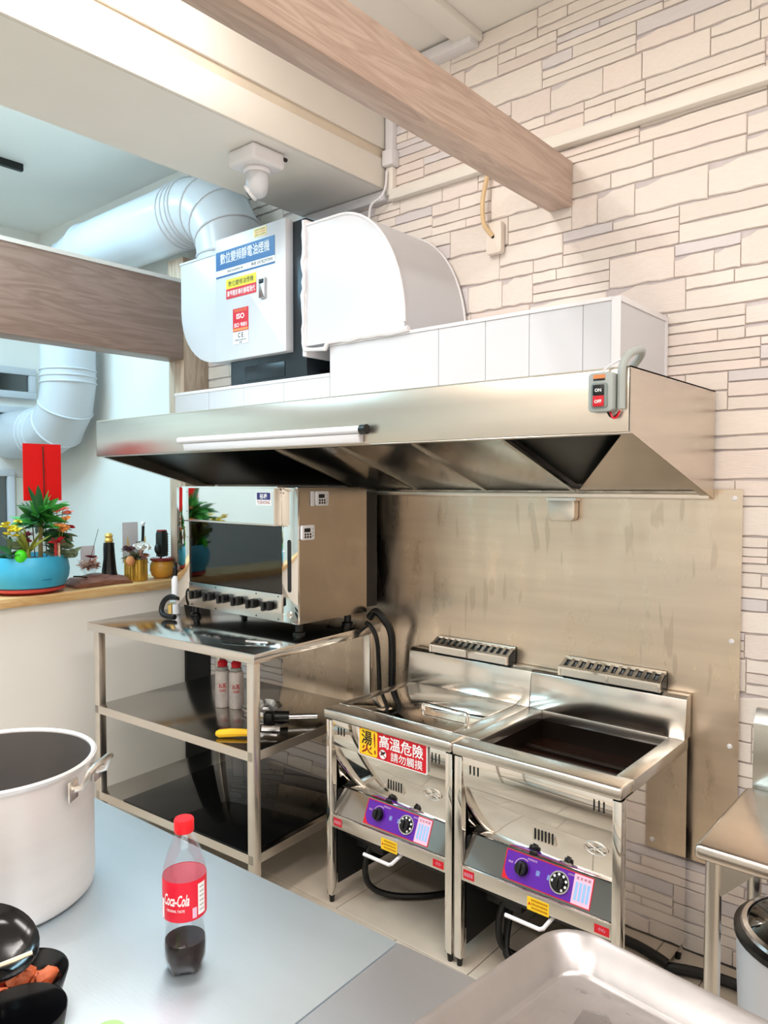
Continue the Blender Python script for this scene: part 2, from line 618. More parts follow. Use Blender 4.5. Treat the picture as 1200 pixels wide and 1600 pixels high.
def stone_template(k):
    rnd = random.Random(100 + k)
    n = 5
    top = [(i / n, 1 - rnd.uniform(0, 0.06)) for i in range(n + 1)]
    bot = [(i / n, rnd.uniform(0, 0.06)) for i in range(n + 1)]
    if k % 3 == 0:      # a notched corner
        top[0] = (0.0, 0.80)
        top[1] = (0.17, 0.82)
    out = bot + top[::-1]
    out = [(u, v) for u, v in out]
    inn = []
    for u, v in out:
        inn.append((0.008 + u * 0.984, 0.03 + v * 0.94))
    m = len(out)
    vs = [(u, 0.0, v) for u, v in out] + [(u, -0.0055, v) for u, v in out] + [(u, -0.008 - rnd.uniform(0, 0.0025), v) for u, v in inn]
    fs = []
    for i in range(m):
        j = (i + 1) % m
        fs += [(i, j, m + j, m + i), (m + i, m + j, 2 * m + j, 2 * m + i)]
    k0 = 2 * m
    nb = len(bot)
    for i in range(nb - 1):
        fs.append((k0 + i, k0 + i + 1, k0 + m - 2 - i, k0 + m - 1 - i))
    return vs, fs


TPL = [stone_template(k) for k in range(9)]
SM = {}
for k in range(9):
    for mi in range(3):
        me = bpy.data.meshes.new('stone')
        me.from_pydata(TPL[k][0], [], TPL[k][1])
        me.materials.append(STONES[mi])
        SM[(k, mi)] = me


def hidden(x0, x1, z0, z1):
    def inside(a, b, c, d):
        return x0 > a and x1 < b and z0 > c and z1 < d
    return (inside(-2.85, -0.75, 0.38, 1.92) or inside(-3.3, -1.05, 1.85, 2.02)
            or inside(-3.05, -2.25, 1.95, 2.6) or z1 < 0.33 and x0 < -3.0 or inside(-1.5, -1.28, 2.62, 2.84))


stones = []
rs = random.Random(21)
z = 0.0
while z < CZ - 0.01:
    rh = rs.choice([0.085, 0.10, 0.115, 0.13])
    if z + rh > CZ - 0.05:
        rh = CZ - z
    x = -3.72 - rs.uniform(0, 0.25)
    while x < XR:
        wdt = rs.uniform(0.20, 0.46)
        mode = rs.random()
        parts = []
        if mode < 0.22:
            parts = [(0, 1)]
        elif mode < 0.62:
            c = rs.uniform(0.35, 0.68)
            parts = [(0, c), (c, 1)]
        else:
            c1, c2 = rs.uniform(0.24, 0.36), rs.uniform(0.58, 0.74)
            parts = [(0, c1), (c1, c2), (c2, 1)]
        for p0, p1 in parts:
            cuts = [0, 1]
            if rs.random() < 0.40:
                cuts = [0, rs.uniform(0.3, 0.7), 1]
            for q0, q1 in zip(cuts[:-1], cuts[1:]):
                x0, x1 = max(-3.72, x + wdt * q0), min(XR, x + wdt * q1)
                if x1 - x0 < 0.03:
                    continue
                thin = (p1 - p0) * rh < 0.05
                mi = 2 if rs.random() < (0.20 if thin else 0.05) else rs.choice([0, 0, 1])
                stones.append((x0 + 0.001, x1 - 0.001, z + rh * p0 + 0.0008, z + rh * p1 - 0.0008, rs.randrange(9), mi))
        x += wdt
    z += rh


def rank(q):
    cx, cz = (q[0] + q[1]) / 2, (q[2] + q[3]) / 2
    if hidden(*q[:4]):
        return -1
    d2 = cx * cx + WY * WY + (cz - 1.62) ** 2
    vis = 1.0 if (-3.72 < cx < -0.42) else 0.0
    if cz < 0.62 and cx < -1.0:
        vis *= 0.05 if cx > -2.0 else 0.3
    if cx > -0.75 and cz < 1.0:
        vis *= 0.5
    if cz > 2.93 and cx < -2.2 or cx < -3.4 and cz < 2.7:
        vis = 0
    # top of frame: the camera's upper edge cuts the wall
    depth = -cx * sin(radians(40.3)) + WY * cos(radians(40.3))
    if (cz - 1.62) / depth > 0.66:
        vis = 0
    return vis * (q[1] - q[0]) * (q[3] - q[2]) / d2 ** 1.5


stones.sort(key=rank, reverse=True)
rest = [MB(), MB(), MB()]
for i, q in enumerate(stones):
    x0, x1, z0, z1, k, mi = q
    if i < 298 and rank(q) > 0:
        o = bpy.data.objects.new('stone', SM[(k, mi)])
        COL.objects.link(o)
        o.parent = wb
        o.location = (x0, WY + 0.012, z0)
        o.scale = (x1 - x0, 1, z1 - z0)
    elif not (-2.85 < x0 and x1 < -0.75 and z0 > 0.38 and z1 < 1.9):
        rest[mi].add([(x0 + v[0] * (x1 - x0), WY + 0.012 + v[1], z0 + v[2] * (z1 - z0)) for v in TPL[k][0]], TPL[k][1])
for mi in range(3):
    o = rest[mi].build('stones_outer', STONES[mi], wb, smooth=False)
    o['kind'] = 'stuff'

# white soffit beam running to the back wall
sb = struct(thing('ceiling_beam', 'wide white boxed ceiling beam ending at the stone wall', 'beam', (-2.46, WY, 2.93)), 'wide white boxed ceiling beam ending at the stone wall', 'beam')
B((-2.73, YF, 2.93), (-2.21, WY - 0.001, CZ)).build('beam_body', WHITE, sb)
B((-2.21, YF, 2.93), (-2.195, WY - 0.001, 3.06)).build('lower_board', CREAM, sb, bevel=0.003)
B((-2.21, YF, 3.105), (-2.195, WY - 0.001, CZ - 0.002)).build('upper_board', CREAM, sb, bevel=0.003)
B((-2.21, YF, 3.06), (-2.205, WY - 0.001, 3.105)).build('groove', mat('groove_paint', s(214, 200, 180), rough=0.6), sb)

# wall trunking and conduits
t1 = struct(B((-2.165, WY - 0.035, 2.872), (1.5, WY + 0.004, 2.918)).build('trim_1', CREAM, bevel=0.004), 'long cream cable trunking across the stone wall', 'trunking')
struct(B((-2.76, WY - 0.03, 2.885), (-2.20, WY + 0.004, 2.927)).build('trim_2', PLASTIC, bevel=0.003), 'short white trunking under the ceiling beam on the wall', 'trunking')
t3 = struct(thing('trim_3', 'white vertical trunking beside the ceiling beam with a junction cover', 'trunking', (-2.17, WY, 3.0)), 'white vertical trunking beside the ceiling beam with a junction cover', 'trunking')
B((-2.19, WY - 0.03, 3.09), (-2.15, WY + 0.004, CZ)).build('duct_cover', PLASTIC, t3, bevel=0.003)
B((-2.193, WY - 0.05, 3.02), (-2.135, WY + 0.004, 3.09)).build('junction_cover', PLASTIC, t3, bevel=0.006)
B((-2.188, WY - 0.028, 2.90), (-2.15, WY + 0.004, 3.02)).build('lower_cover', CREAM, t3, bevel=0.004)
t4 = struct(B((-1.80, -0.5, 3.405), (-1.70, WY, CZ)).build('trim_4', WHITE, bevel=0.004), 'white ceiling trunking running to the stone wall', 'trunking')
struct(B((-2.1, WY - 0.06, 3.385), (-1.72, WY + 0.004, 3.43)).build('trim_5', PLASTIC, bevel=0.004), 'short white strip along the top of the stone wall', 'trunking')

# kitchen wood beam (hung below the ceiling)
struct(B((-1.395, -2.0, 2.65), (-1.30, WY - 0.001, 2.815)).build('trim_6', WOODB, bevel=0.003), 'long pale wooden beam ending high on the stone wall', 'beam')

# divider: half wall, ledge, post, dark wood beam
DX = -3.53
struct(B((-3.82, -2.0, 0), (DX - 0.02, 2.458, 1.045)).build('wall_partition', WHITE), 'low white partition wall under the plant ledge', 'wall')
struct(B((-3.86, -2.0, 1.046), (DX + 0.005, 2.46, 1.09)).build('trim_7', WOODL, bevel=0.004), 'light wooden ledge on top of the low white wall', 'ledge')
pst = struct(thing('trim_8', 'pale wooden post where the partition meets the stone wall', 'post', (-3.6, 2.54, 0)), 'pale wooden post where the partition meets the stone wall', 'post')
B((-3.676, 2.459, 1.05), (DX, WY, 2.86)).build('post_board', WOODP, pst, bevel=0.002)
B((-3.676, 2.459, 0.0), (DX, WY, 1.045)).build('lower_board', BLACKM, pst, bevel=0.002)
bm_ = struct(thing('trim_9', 'dark brown wooden beam above the plant ledge with white top', 'beam', (-3.6, 1.5, 2.3)), 'dark brown wooden beam above the plant ledge with white top', 'beam')
B((-3.67, -2.0, 2.30), (DX, 2.456, 2.715)).build('beam_board', WOODD, bm_, bevel=0.003)
B((-3.68, -2.0, 2.715), (DX + 0.006, 2.456, 2.735)).build('top_strip', WHITE, bm_)

# far windows in the left wall
def window(name, label, y0, y1, z0, z1, mull):
    t = struct(thing(name, label, 'window', (XL, (y0 + y1) / 2, z0)), label, 'window')
    f = 0.05
    B((XL, y0, z0), (XL + 0.05, y1, z0 + f)).build('frame_bottom', WHITEM, t, bevel=0.004)
    B((XL, y0, z1 - f), (XL + 0.05, y1, z1)).build('frame_top', WHITEM, t, bevel=0.004)
    B((XL, y0, z0 + f), (XL + 0.05, y0 + f, z1 - f)).build('frame_side', WHITEM, t, bevel=0.004)
    B((XL, y1 - f, z0 + f), (XL + 0.05, y1, z1 - f)).build('frame_side', WHITEM, t, bevel=0.004)
    for q in mull:
        B((XL, q - 0.02, z0 + f), (XL + 0.045, q + 0.02, z1 - f)).build('mullion', WHITEM, t, bevel=0.003)
    B((XL, y0 + f, z0 + f), (XL + 0.004, y1 - f, z1 - f)).build('dark_backing', mat('night_beyond', s(40, 56, 58), rough=0.4, var=0.3, vscale=2), t)
    B((XL + 0.02, y0 + f, z0 + f), (XL + 0.026, y1 - f, z1 - f)).build('pane', GLASSW, t)


window('window_1', 'narrow dark transom window beside the white exhaust pipe', 1.2, 2.56, 2.23, 2.45, [1.9])
window('window_2', 'thin lower transom window just above the pipe elbow', 1.2, 2.56, 2.01, 2.17, [1.9, 2.35])
window('window_3', 'tall dark window behind the plants at far left', 0.9, 2.395, 0.6, 1.72, [1.6])
struct(B((XL, 2.40, 0.0), (XL + 0.03, WY, 1.66)).build('trim_10', mat('beige_panel', s(206, 202, 190), rough=0.5), bevel=0.003), 'beige wall panel beside the tall dark window', 'panel')
t = thing('track_light', 'black ceiling track light at the upper left edge', 'light', (-4.40, 1.7, 3.44))
B((-4.415, 1.2, 3.40), (-4.385, 1.99, 3.44)).build('rail', BLACKM, t, bevel=0.002)
MB().cyl((-4.40, 1.80, 3.40), (-4.40, 1.80, 3.36), 0.012).build('stem', BLACKM, t)
MB().cyl((-4.40, 1.80, 3.37), (-4.36, 1.74, 3.25), 0.03).build('spot_head', BLACKM, t)

# ================================================================== HOOD, BACKSPLASH
HY, HX0, HX1 = 1.90, -3.46, -0.775
hd = thing('range_hood', 'long brushed steel range hood above the oven and fryers', 'hood', (-2.1, 2.3, 1.57))
MB().prism([(HY, 1.754), (HY + 0.004, 1.754), (HY + 0.004, 1.92), (HY, 1.92)], 'yz', HX0, HX1).build('front_panel', HOOD, hd, bevel=0.0015)
B((HX0, HY, 1.7490), (HX1, HY + 0.035, 1.7538)).build('front_lip', HOOD, hd, bevel=0.003)
side = [(HY, 1.754), (HY, 1.924), (2.604, 1.924), (2.604, 1.568)]
MB().prism(side, 'yz', HX1 - 0.004, HX1).build('side_panel', HOOD, hd)
MB().prism(side, 'yz', HX0, HX0 + 0.004).build('side_panel', HOOD, hd)
rim = [(HY, 1.754), (HY + 0.03, 1.762), (2.604, 1.586), (2.604, 1.568)]
MB().prism(rim, 'yz', HX1 - 0.03, HX1 - 0.0045).build('side_lip', HOOD, hd)
MB().prism(rim, 'yz', HX0 + 0.0045, HX0 + 0.03).build('side_lip', HOOD, hd)
B((HX0, HY, 1.920), (HX1, 2.604, 1.924)).build('top_panel', HOOD, hd)
B((HX0 + 0.004, 2.565, 1.566), (HX1 - 0.004, 2.604, 1.584)).build('grease_gutter', HOOD, hd, bevel=0.002)
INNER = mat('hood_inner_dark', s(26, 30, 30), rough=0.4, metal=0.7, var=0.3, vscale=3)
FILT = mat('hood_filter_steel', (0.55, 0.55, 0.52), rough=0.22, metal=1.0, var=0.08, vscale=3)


def incl(x0, x1, m, name, dz=0.0):
    a, b = (1.935, 1.800 + dz), (2.56, 1.592 + dz)
    pr = [(a[0], a[1]), (b[0], b[1]), (b[0], b[1] + 0.01), (a[0], a[1] + 0.01)]
    return MB().prism(pr, 'yz', x0, x1).build(name, m, hd, bevel=0.001)


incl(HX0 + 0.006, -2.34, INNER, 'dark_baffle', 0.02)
for x0, x1 in ((-2.335, -1.985), (-1.98, -1.635), (-1.63, -1.255)):
    incl(x0, x1, FILT, 'filter_panel')
for x in (-2.3375, -1.9825, -1.6325, -1.2525):
    a, b = (1.94, 1.793), (2.56, 1.587)
    MB().prism([a, b, (b[0], b[1] + 0.012), (a[0], a[1] + 0.012)], 'yz', x - 0.008, x + 0.008).build('filter_rail', FILT, hd)
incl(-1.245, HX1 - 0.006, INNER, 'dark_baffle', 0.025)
MB().add([(-0.807, 1.945, 1.762), (-0.807, 2.56, 1.594), (-1.235, 2.56, 1.592), (-0.807, 1.945, 1.765), (-0.807, 2.56, 1.597), (-1.235, 2.56, 1.595)],
         [(0, 1, 2), (5, 4, 3), (0, 3, 4, 1), (1, 4, 5, 2), (2, 5, 3, 0)]).build('corner_plate', HOOD, hd, smooth=False)

t = thing('grease_cup', 'small rounded steel grease cup hanging under the hood gutter', 'cup', (-1.31, 2.59, 1.475))
MB().prism(rrect(-1.365, -1.255, 1.478, 1.564, 0.02), 'xz', 2.568, 2.603).build('cup_body', HOOD, t, bevel=0.003)
B((-1.37, 2.566, 1.555), (-1.25, 2.6045, 1.565)).build('cup_rim', STEEL, t)

t = thing('tube_light', 'white tube light batten fixed to the hood front', 'light', (-2.2, 1.88, 1.755))
pl0 = MB().prism([(HY - 0.002, 1.757), (HY - 0.022, 1.757), (HY - 0.03, 1.785), (HY - 0.002, 1.793)], 'yz', -2.70, -1.70).build('batten', PLASTIC, t, bevel=0.002)
MB().cyl((-2.715, HY - 0.026, 1.800), (-1.69, HY - 0.026, 1.800), 0.013, n=16).build('tube', PLASTIC, t)
MB().cyl((-1.69, HY - 0.026, 1.800), (-1.664, HY - 0.026, 1.800), 0.017, n=16).build('end_cap', BLACK, t)
MB().cyl((-2.73, HY - 0.026, 1.800), (-2.715, HY - 0.026, 1.800), 0.0135, n=16).build('end_cap', PLASTIC, t)

# hood switch with cable
t = thing('switch_box', 'grey ON and OFF switch box on the right end of the hood front', 'switch', (-0.83, HY, 1.80))
MB().prism(rrect(-0.873, -0.806, 1.806, 1.908, 0.010), 'xz', HY - 0.042, HY - 0.0005).build('housing', GREY_P, t, bevel=0.003)
MB().prism(rrect(-0.863, -0.818, 1.815, 1.880, 0.008), 'xz', HY - 0.047, HY - 0.0425).build('button_frame', mat('grey_plastic_dark', s(128, 140, 136), rough=0.4), t, bevel=0.0015)
bo = B((-0.856, HY - 0.051, 1.848), (-0.826, HY - 0.0475, 1.875)).build('on_button', BLACK, t, bevel=0.001)
text('ON', (-0.841, HY - 0.0515, 1.861), 0.018, 0.009, WINK, bo, bold=0.03)
bo = B((-0.856, HY - 0.051, 1.819), (-0.826, HY - 0.0475, 1.847)).build('off_button', RED, t, bevel=0.001)
text('OFF', (-0.841, HY - 0.0515, 1.832), 0.020, 0.009, WINK, bo, bold=0.03)
plate('maker_plate', ORANGE, t, -0.858, -0.826, 1.892, 1.902, HY - 0.0425)
plate('maker_stripe', INK, t, -0.858, -0.826, 1.887, 1.891, HY - 0.0425)
cb = MB()
cb.tube(sm([(-0.793, HY - 0.016, 1.812), (-0.793, HY - 0.016, 1.86), (-0.792, HY - 0.014, 1.92), (-0.785, HY + 0.01, 1.955), (-0.772, HY + 0.06, 1.972), (-0.80, HY + 0.12, 1.962), (-0.84, HY + 0.15, 1.935)]), 0.0105, 10)
t2 = tag(cb.build('flexible_conduit', GREY_P), 'pale grey cable conduit looping over the hood corner', 'cable')
MB().tube(sm([(-0.828, HY - 0.02, 1.806), (-0.82, HY - 0.02, 1.794), (-0.808, HY - 0.02, 1.792), (-0.797, HY - 0.018, 1.806)]), 0.0028, 6).build('black_wire', BLACK, t)
MB().tube(sm([(-0.820, HY - 0.022, 1.806), (-0.812, HY - 0.024, 1.790), (-0.802, HY - 0.022, 1.792), (-0.795, HY - 0.018, 1.808)]), 0.0028, 6).build('red_wire', RED, t)
MB().tube(sm([(-0.845, HY - 0.02, 1.908), (-0.83, HY - 0.015, 1.925), (-0.808, HY - 0.006, 1.938), (-0.795, HY, 1.945)]), 0.003, 6).build('white_wire', PLASTIC, t)

bs = thing('steel_backsplash', 'large stained steel sheet covering the wall behind the fryers', 'backsplash', (-1.8, WY, 0.33))
B((-2.90, 2.606, 0.33), (-0.685, 2.6095, 1.60)).build('sheet', SHEET, bs, bevel=0.0008, segs=1)
for x, z in ((-0.712, 1.10), (-0.712, 0.75), (-0.71, 1.57), (-1.0, 0.36), (-0.71, 0.36)):
    MB().cyl((x, 2.606, z), (x, 2.602, z), 0.009, 0.006, 10).build('screw_cap', PLASTIC, bs)

# ================================================================== PLENUM, PURIFIER, DUCTS
PY = 2.215
pb = thing('hood_plenum', 'white panelled plenum box on top of the steel hood', 'duct box', (-2.0, 2.4, 1.925))
xs = [-2.17, -1.62, -1.42, -1.25, -1.06, -0.952]
for a, b_ in zip(xs[:-1], xs[1:]):
    B((a + 0.0008, PY, 1.926), (b_ - 0.0008, PY + 0.012, 2.178)).build('panel', WHITEM, pb, bevel=0.001, segs=1)
B((-0.952, PY, 1.926), (-0.940, 2.612, 2.178)).build('side_panel', WHITEM, pb)
B((-2.17, PY, 2.178), (-0.940, 2.612, 2.186)).build('top_panel', WHITEM, pb)
B((-0.965, PY - 0.004, 1.926), (-0.936, PY, 2.188)).build('corner_trim', PLASTIC, pb, bevel=0.001)
B((-2.17, PY - 0.004, 2.178), (-0.965, PY, 2.190)).build('edge_trim', PLASTIC, pb, bevel=0.001)
B((-0.940, PY, 2.172), (-0.936, 2.612, 2.190)).build('edge_trim', PLASTIC, pb, bevel=0.001)
B((-0.940, 2.594, 1.926), (-0.936, 2.612, 2.172)).build('edge_trim', PLASTIC, pb)
xs = [-3.26, -2.98, -2.72, -2.45, -2.17]
for a, b_ in zip(xs[:-1], xs[1:]):
    B((a + 0.0008, PY, 1.926), (b_ - 0.0008, PY + 0.012, 2.060)).build('low_panel', WHITEM, pb, bevel=0.001, segs=1)
B((-3.26, PY, 2.060), (-2.17, 2.612, 2.068)).build('low_top_panel', WHITEM, pb)
B((-3.26, PY - 0.003, 2.058), (-2.17, PY, 2.071)).build('edge_trim', PLASTIC, pb)

# purifier unit
UY = 2.225
pu = thing('fume_purifier', 'white fume purifier cabinet with blue banner above the hood', 'purifier', (-2.6, 2.4, 2.07))
B((-2.825, UY, 2.072), (-2.315, 2.60, 2.735)).build('casing', DARKST, pu, bevel=0.003)
dr = MB().prism(rrect(-2.875, -2.395, 2.182, 2.742, 0.006), 'xz', UY - 0.045, UY - 0.0005).build('door', WHITEM, pu, bevel=0.003)
B((-2.72, UY - 0.004, 2.085), (-2.45, UY - 0.0002, 2.150)).build('base_recess', mat('recess_dark', s(30, 40, 46), rough=0.3), pu, bevel=0.002)
B((-2.315, 2.30, 2.10), (-2.3145, 2.40, 2.11)).build('cable_hole', BLACK, pu)
DY = UY - 0.0455


def sticker(m, x0, x1, z0, z1, dy=0.0):
    return plate('sticker', m, pu, x0, x1, z0, z1, DY - dy, 0.0008)


bn = plate('banner', BLUEP, pu, -2.868, -2.462, 2.598, 2.683, DY)
text('數位變頻靜電油煙機', (-2.665, DY - 0.0014, 2.648), 0.34, 0.050, WINK, bn, bold=0.005)
bn2 = plate('banner_strip', WINK, pu, -2.868, -2.462, 2.572, 2.598, DY)
text('專線', (-2.60, DY - 0.0014, 2.586), 0.035, 0.017, INK, bn2)
text('0978297090', (-2.525, DY - 0.0014, 2.585), 0.10, 0.015, INK, bn2, bold=0.01)
text('靜電油煙處理設備', (-2.73, DY - 0.0014, 2.585), 0.11, 0.011, INK, bn2)
plate('banner_edge', BLUEP, pu, -2.868, -2.462, 2.564, 2.571, DY)
st = sticker(mat('pale_yellow_print', s(244, 224, 150), rough=0.5), -2.60, -2.515, 2.697, 2.735)
for k, q in enumerate(((INK, 2.727), (RED, 2.716), (INK, 2.705))):
    text('油煙淨化注意事項', (-2.5575, DY - 0.0012, q[1]), 0.072, 0.007, q[0], st)
st = sticker(YELB, -2.795, -2.585, 2.505, 2.548)
text('數位變頻油煙機', (-2.69, DY - 0.0012, 2.526), 0.175, 0.026, INK, st, bold=0.004)
st = sticker(RED, -2.795, -2.585, 2.460, 2.505)
text('業界獨家專利靜電現代', (-2.69, DY - 0.0012, 2.482), 0.195, 0.026, WINK, st, bold=0.004)
st = sticker(RED, -2.748, -2.640, 2.305, 2.408)
text('榮獲國際認證', (-2.694, DY - 0.0012, 2.398), 0.085, 0.012, ORANGE, st)
text('ISO', (-2.694, DY - 0.0012, 2.372), 0.055, 0.024, WINK, st, bold=0.02)
text('ISO 9001', (-2.694, DY - 0.0012, 2.333), 0.088, 0.019, WINK, st, bold=0.012)
B((-2.746, DY - 0.0014, 2.307), (-2.642, DY - 0.0008, 2.319)).build('print_band', ORANGE, st)
st = sticker(PLASTIC, -2.748, -2.640, 2.248, 2.303)
text('C E', (-2.694, DY - 0.0012, 2.287), 0.038, 0.022, INK, st, bold=0.02)
text('電器安全檢驗合格', (-2.694, DY - 0.0012, 2.266), 0.075, 0.008, INK, st)
text('認證', (-2.694, DY - 0.0012, 2.255), 0.02, 0.008, INK, st)
lt = MB().prism(rrect(-2.556, -2.518, 2.425, 2.515, 0.006), 'xz', DY - 0.012, DY).build('latch', LATCH, pu, bevel=0.002)
B((-2.551, DY - 0.016, 2.488), (-2.523, DY - 0.0122, 2.508)).build('latch_lever', BLACKM, lt, bevel=0.002)

# left rounded transition
def quarter(x0, x1, z0, z1, corner, n=10):
    """rectangle whose given corner is a quarter ellipse"""
    r = 0.27
    if corner == 'bl':
        pts = [(x1, z0), (x1, z1), (x0, z1)]
        pts += [(x0 + r - r * cos(a * pi / 2 / n), z0 + r - r * sin(a * pi / 2 / n)) for a in range(n + 1)]
    else:
        cx, cz = x0 + 0.19, z0 + 0.03
        pts = [(x0, z0), (x1, z0)]
        pts += [(cx + (x1 - cx) * cos(a * pi / 2 / n), cz + (z1 - cz) * sin(a * pi / 2 / n)) for a in range(n + 1)]
        pts += [(x0, z1)]
    return pts


tr = thing('duct_transition', 'white rounded duct box on the left side of the purifier', 'duct', (-3.03, 2.4, 2.19))
MB().prism(quarter(-3.185, -2.878, 2.19, 2.695, 'bl'), 'xz', PY - 0.01, 2.60).build('duct_body', WHITEM, tr, bevel=0.004, angle=0.5)
B((-3.19, PY - 0.013, 2.69), (-2.878, 2.603, 2.70)).build('top_flange', WHITEM, tr)
el = thing('duct_elbow', 'white curved rectangular duct between purifier and plenum box', 'duct', (-2.1, 2.4, 2.19))
q = quarter(-2.29, -1.765, 2.192, 2.690, 'tr', 14)
MB().prism(q, 'xz', 2.20, 2.205).build('side_plate', WHITEM, el)
MB().prism(q, 'xz', 2.599, 2.604).build('side_plate', WHITEM, el)
MB().prism([(x, z) for x, z in q], 'xz', 2.206, 2.598).build('curved_body', WHITEM, el, angle=0.5)
arc = q[2:-1]
MB().tube([(x, 2.2005, z) for x, z in arc] + [(-2.29, 2.2005, 2.69)], 0.006, 6).build('seam_bead', PLASTIC, el)
MB().tube([(x, 2.603, z) for x, z in arc] + [(-2.29, 2.603, 2.69)], 0.006, 6).build('seam_bead', PLASTIC, el)
B((-2.312, 2.195, 2.15), (-2.288, 2.607, 2.715)).build('end_flange', PLASTIC, el, bevel=0.006)
rr = random.Random(5)
pts = [(-2.30 + rr.uniform(-0.006, 0.006), 2.194, 2.71 - 0.028 * i) for i in range(20)]
pts += [(-2.24, 2.196, 2.172), (-2.18, 2.198, 2.168), (-2.165, 2.198, 2.192)] + [(-2.1 + 0.05 * i, 2.205, 2.193 + rr.uniform(-0.004, 0.004)) for i in range(8)]
MB().tube(pts, [rr.uniform(0.007, 0.012) for _ in pts], 6).build('sealant_bead', PLASTIC, el)

# round exhaust pipe
R = 0.168
px_, py_, pz_ = -3.02, 2.39, 3.035
pp = thing('exhaust_pipe', 'thick white round exhaust pipe rising from the purifier and running left', 'pipe', (px_, py_, 2.70))
ER = 0.30


def ring(c, axis, r=R, t_=0.007):
    prof = [(r + t_ * cos(2 * pi * k / 8), t_ * sin(2 * pi * k / 8)) for k in range(9)]
    q = Vector((0, 0, 1)).rotation_difference(Vector(axis).normalized()).to_matrix()
    return MB().lathe(prof, c, 28, rot=q).build('seam_ring', WHITEM, pp)


def seg_elbow(center, a0, a1, nseg, name):
    """arc in the xz plane; segmented (gored) elbow"""
    pts = []
    for i in range(nseg + 1):
        a = radians(a0 + (a1 - a0) * i / nseg)
        pts.append(Vector((center[0] + ER * cos(a), py_, center[1] + ER * sin(a))))
    for i in range(nseg):
        g = MB()
        ta = radians(a0 + (a1 - a0) * i / nseg)
        tb = radians(a0 + (a1 - a0) * (i + 1) / nseg)
        vs, fs = [], []
        for j, (a, p) in enumerate(((ta, pts[i]), (tb, pts[i + 1]))):
            rad = Vector((cos(a), 0, sin(a)))
            for k in range(28):
                b_ = 2 * pi * k / 28
                vs.append(p + rad * (R * cos(b_)) + Vector((0, 1, 0)) * (R * sin(b_)))
        for k in range(28):
            fs.append((k, (k + 1) % 28, 28 + (k + 1) % 28, 28 + k))
        g.add(vs, fs).build(name, WHITEM, pp, angle=0.5)
    for i in range(nseg + 1):
        a = radians(a0 + (a1 - a0) * i / nseg)
        ring(pts[i], (-sin(a), 0, cos(a)))


MB().cyl((px_, py_, 2.70), (px_, py_, 2.735), R, n=28).build('collar', WHITEM, pp)
seg_elbow((px_ - ER, pz_ - ER), 0, 90, 4, 'elbow_piece')
MB().cyl((px_ - ER, py_, pz_), (-4.39, py_, pz_), R, n=28).build('pipe_run', WHITEM, pp)
for dx in (0.03, 0.07, 0.11):
    ring((px_ - ER - dx, py_, pz_), (1, 0, 0))
seg_elbow((-4.39, pz_ - ER), 90, 180, 3, 'elbow_piece')
MB().cyl((-4.69, py_, pz_ - ER), (-4.69, py_, 2.26), R, n=28).build('pipe_drop', WHITEM, pp)
ring((-4.69, py_, 2.30), (0, 0, 1))
ring((-4.69, py_, 2.34), (0, 0, 1))
seg_elbow((-4.99, 2.26), 0, -90, 3, 'elbow_piece')
MB().cyl((-4.99, py_, 1.96), (XL + 0.001, py_, 1.96), R, n=28).build('pipe_run', WHITEM, pp)
for dx in (0.06, 0.12):
    ring((-4.99 - dx, py_, 1.96), (1, 0, 0))

# camera under the beam
cm = thing('security_camera', 'white security camera hanging under the white ceiling beam', 'camera', (-2.33, 1.99, 2.93))
B((-2.425, 1.90, 2.865), (-2.265, 2.065, 2.929)).build('junction_box', PLASTIC, cm, bevel=0.014, segs=3)
MB().lathe([(0.052, 2.864), (0.054, 2.855), (0.05, 2.846)], (-2.345, 1.985, 0), 24).build('base_ring', PLASTIC, cm)
MB().lathe([(0.044, 2.846), (0.046, 2.815), (0.044, 2.79), (0.036, 2.768), (0.02, 2.756), (0.0, 2.752)], (-2.345, 1.985, 0), 24).build('camera_head', WHITEM, cm)
qq = Vector((0, 0, 1)).rotation_difference(Vector((-0.75, -0.35, -0.55)).normalized()).to_matrix()
fc = MB().lathe([(0.034, 0.0), (0.036, 0.012), (0.03, 0.016), (0.0, 0.017)], (-2.363, 1.975, 2.782), 20, rot=qq).build('face_plate', PLASTIC, cm)
MB().lathe([(0.018, 0.0165), (0.016, 0.021), (0.0, 0.022)], (-2.363, 1.975, 2.782), 16, rot=qq).build('lens', BLACK, fc)
for x, y in ((-2.27, 2.06),):
    MB().cyl((x + 0.006, 2.055, 2.905), (x + 0.006, 2.068, 2.905), 0.008, n=8).build('cable_grommet', BLACK, cm)

# hanging white cable and wall cable outlet
tag(MB().tube(sm([(-2.172, WY - 0.04, 3.00), (-2.175, WY - 0.045, 2.93), (-2.19, WY - 0.06, 2.885), (-2.235, WY - 0.07, 2.86), (-2.25, WY - 0.07, 2.80), (-2.25, WY - 0.06, 2.70)]), 0.0055, 8).build('cable', PLASTIC),
    'thin white cable dropping from the trunking to the curved duct', 'cable')
t = thing('wall_outlet', 'aged white wall plate with a beige cable on the stone wall', 'outlet', (-1.62, WY, 2.6))
MB().prism(rrect(-1.662, -1.590, 2.535, 2.660, 0.012), 'xz', WY - 0.03, WY + 0.002).build('outlet_plate', mat('aged_plastic', s(238, 226, 214), rough=0.5, var=0.03), t, bevel=0.006)
MB().cyl((-1.628, WY - 0.031, 2.601), (-1.628, WY - 0.0302, 2.601), 0.007, n=10).build('cable_hole', BLACKM, t)
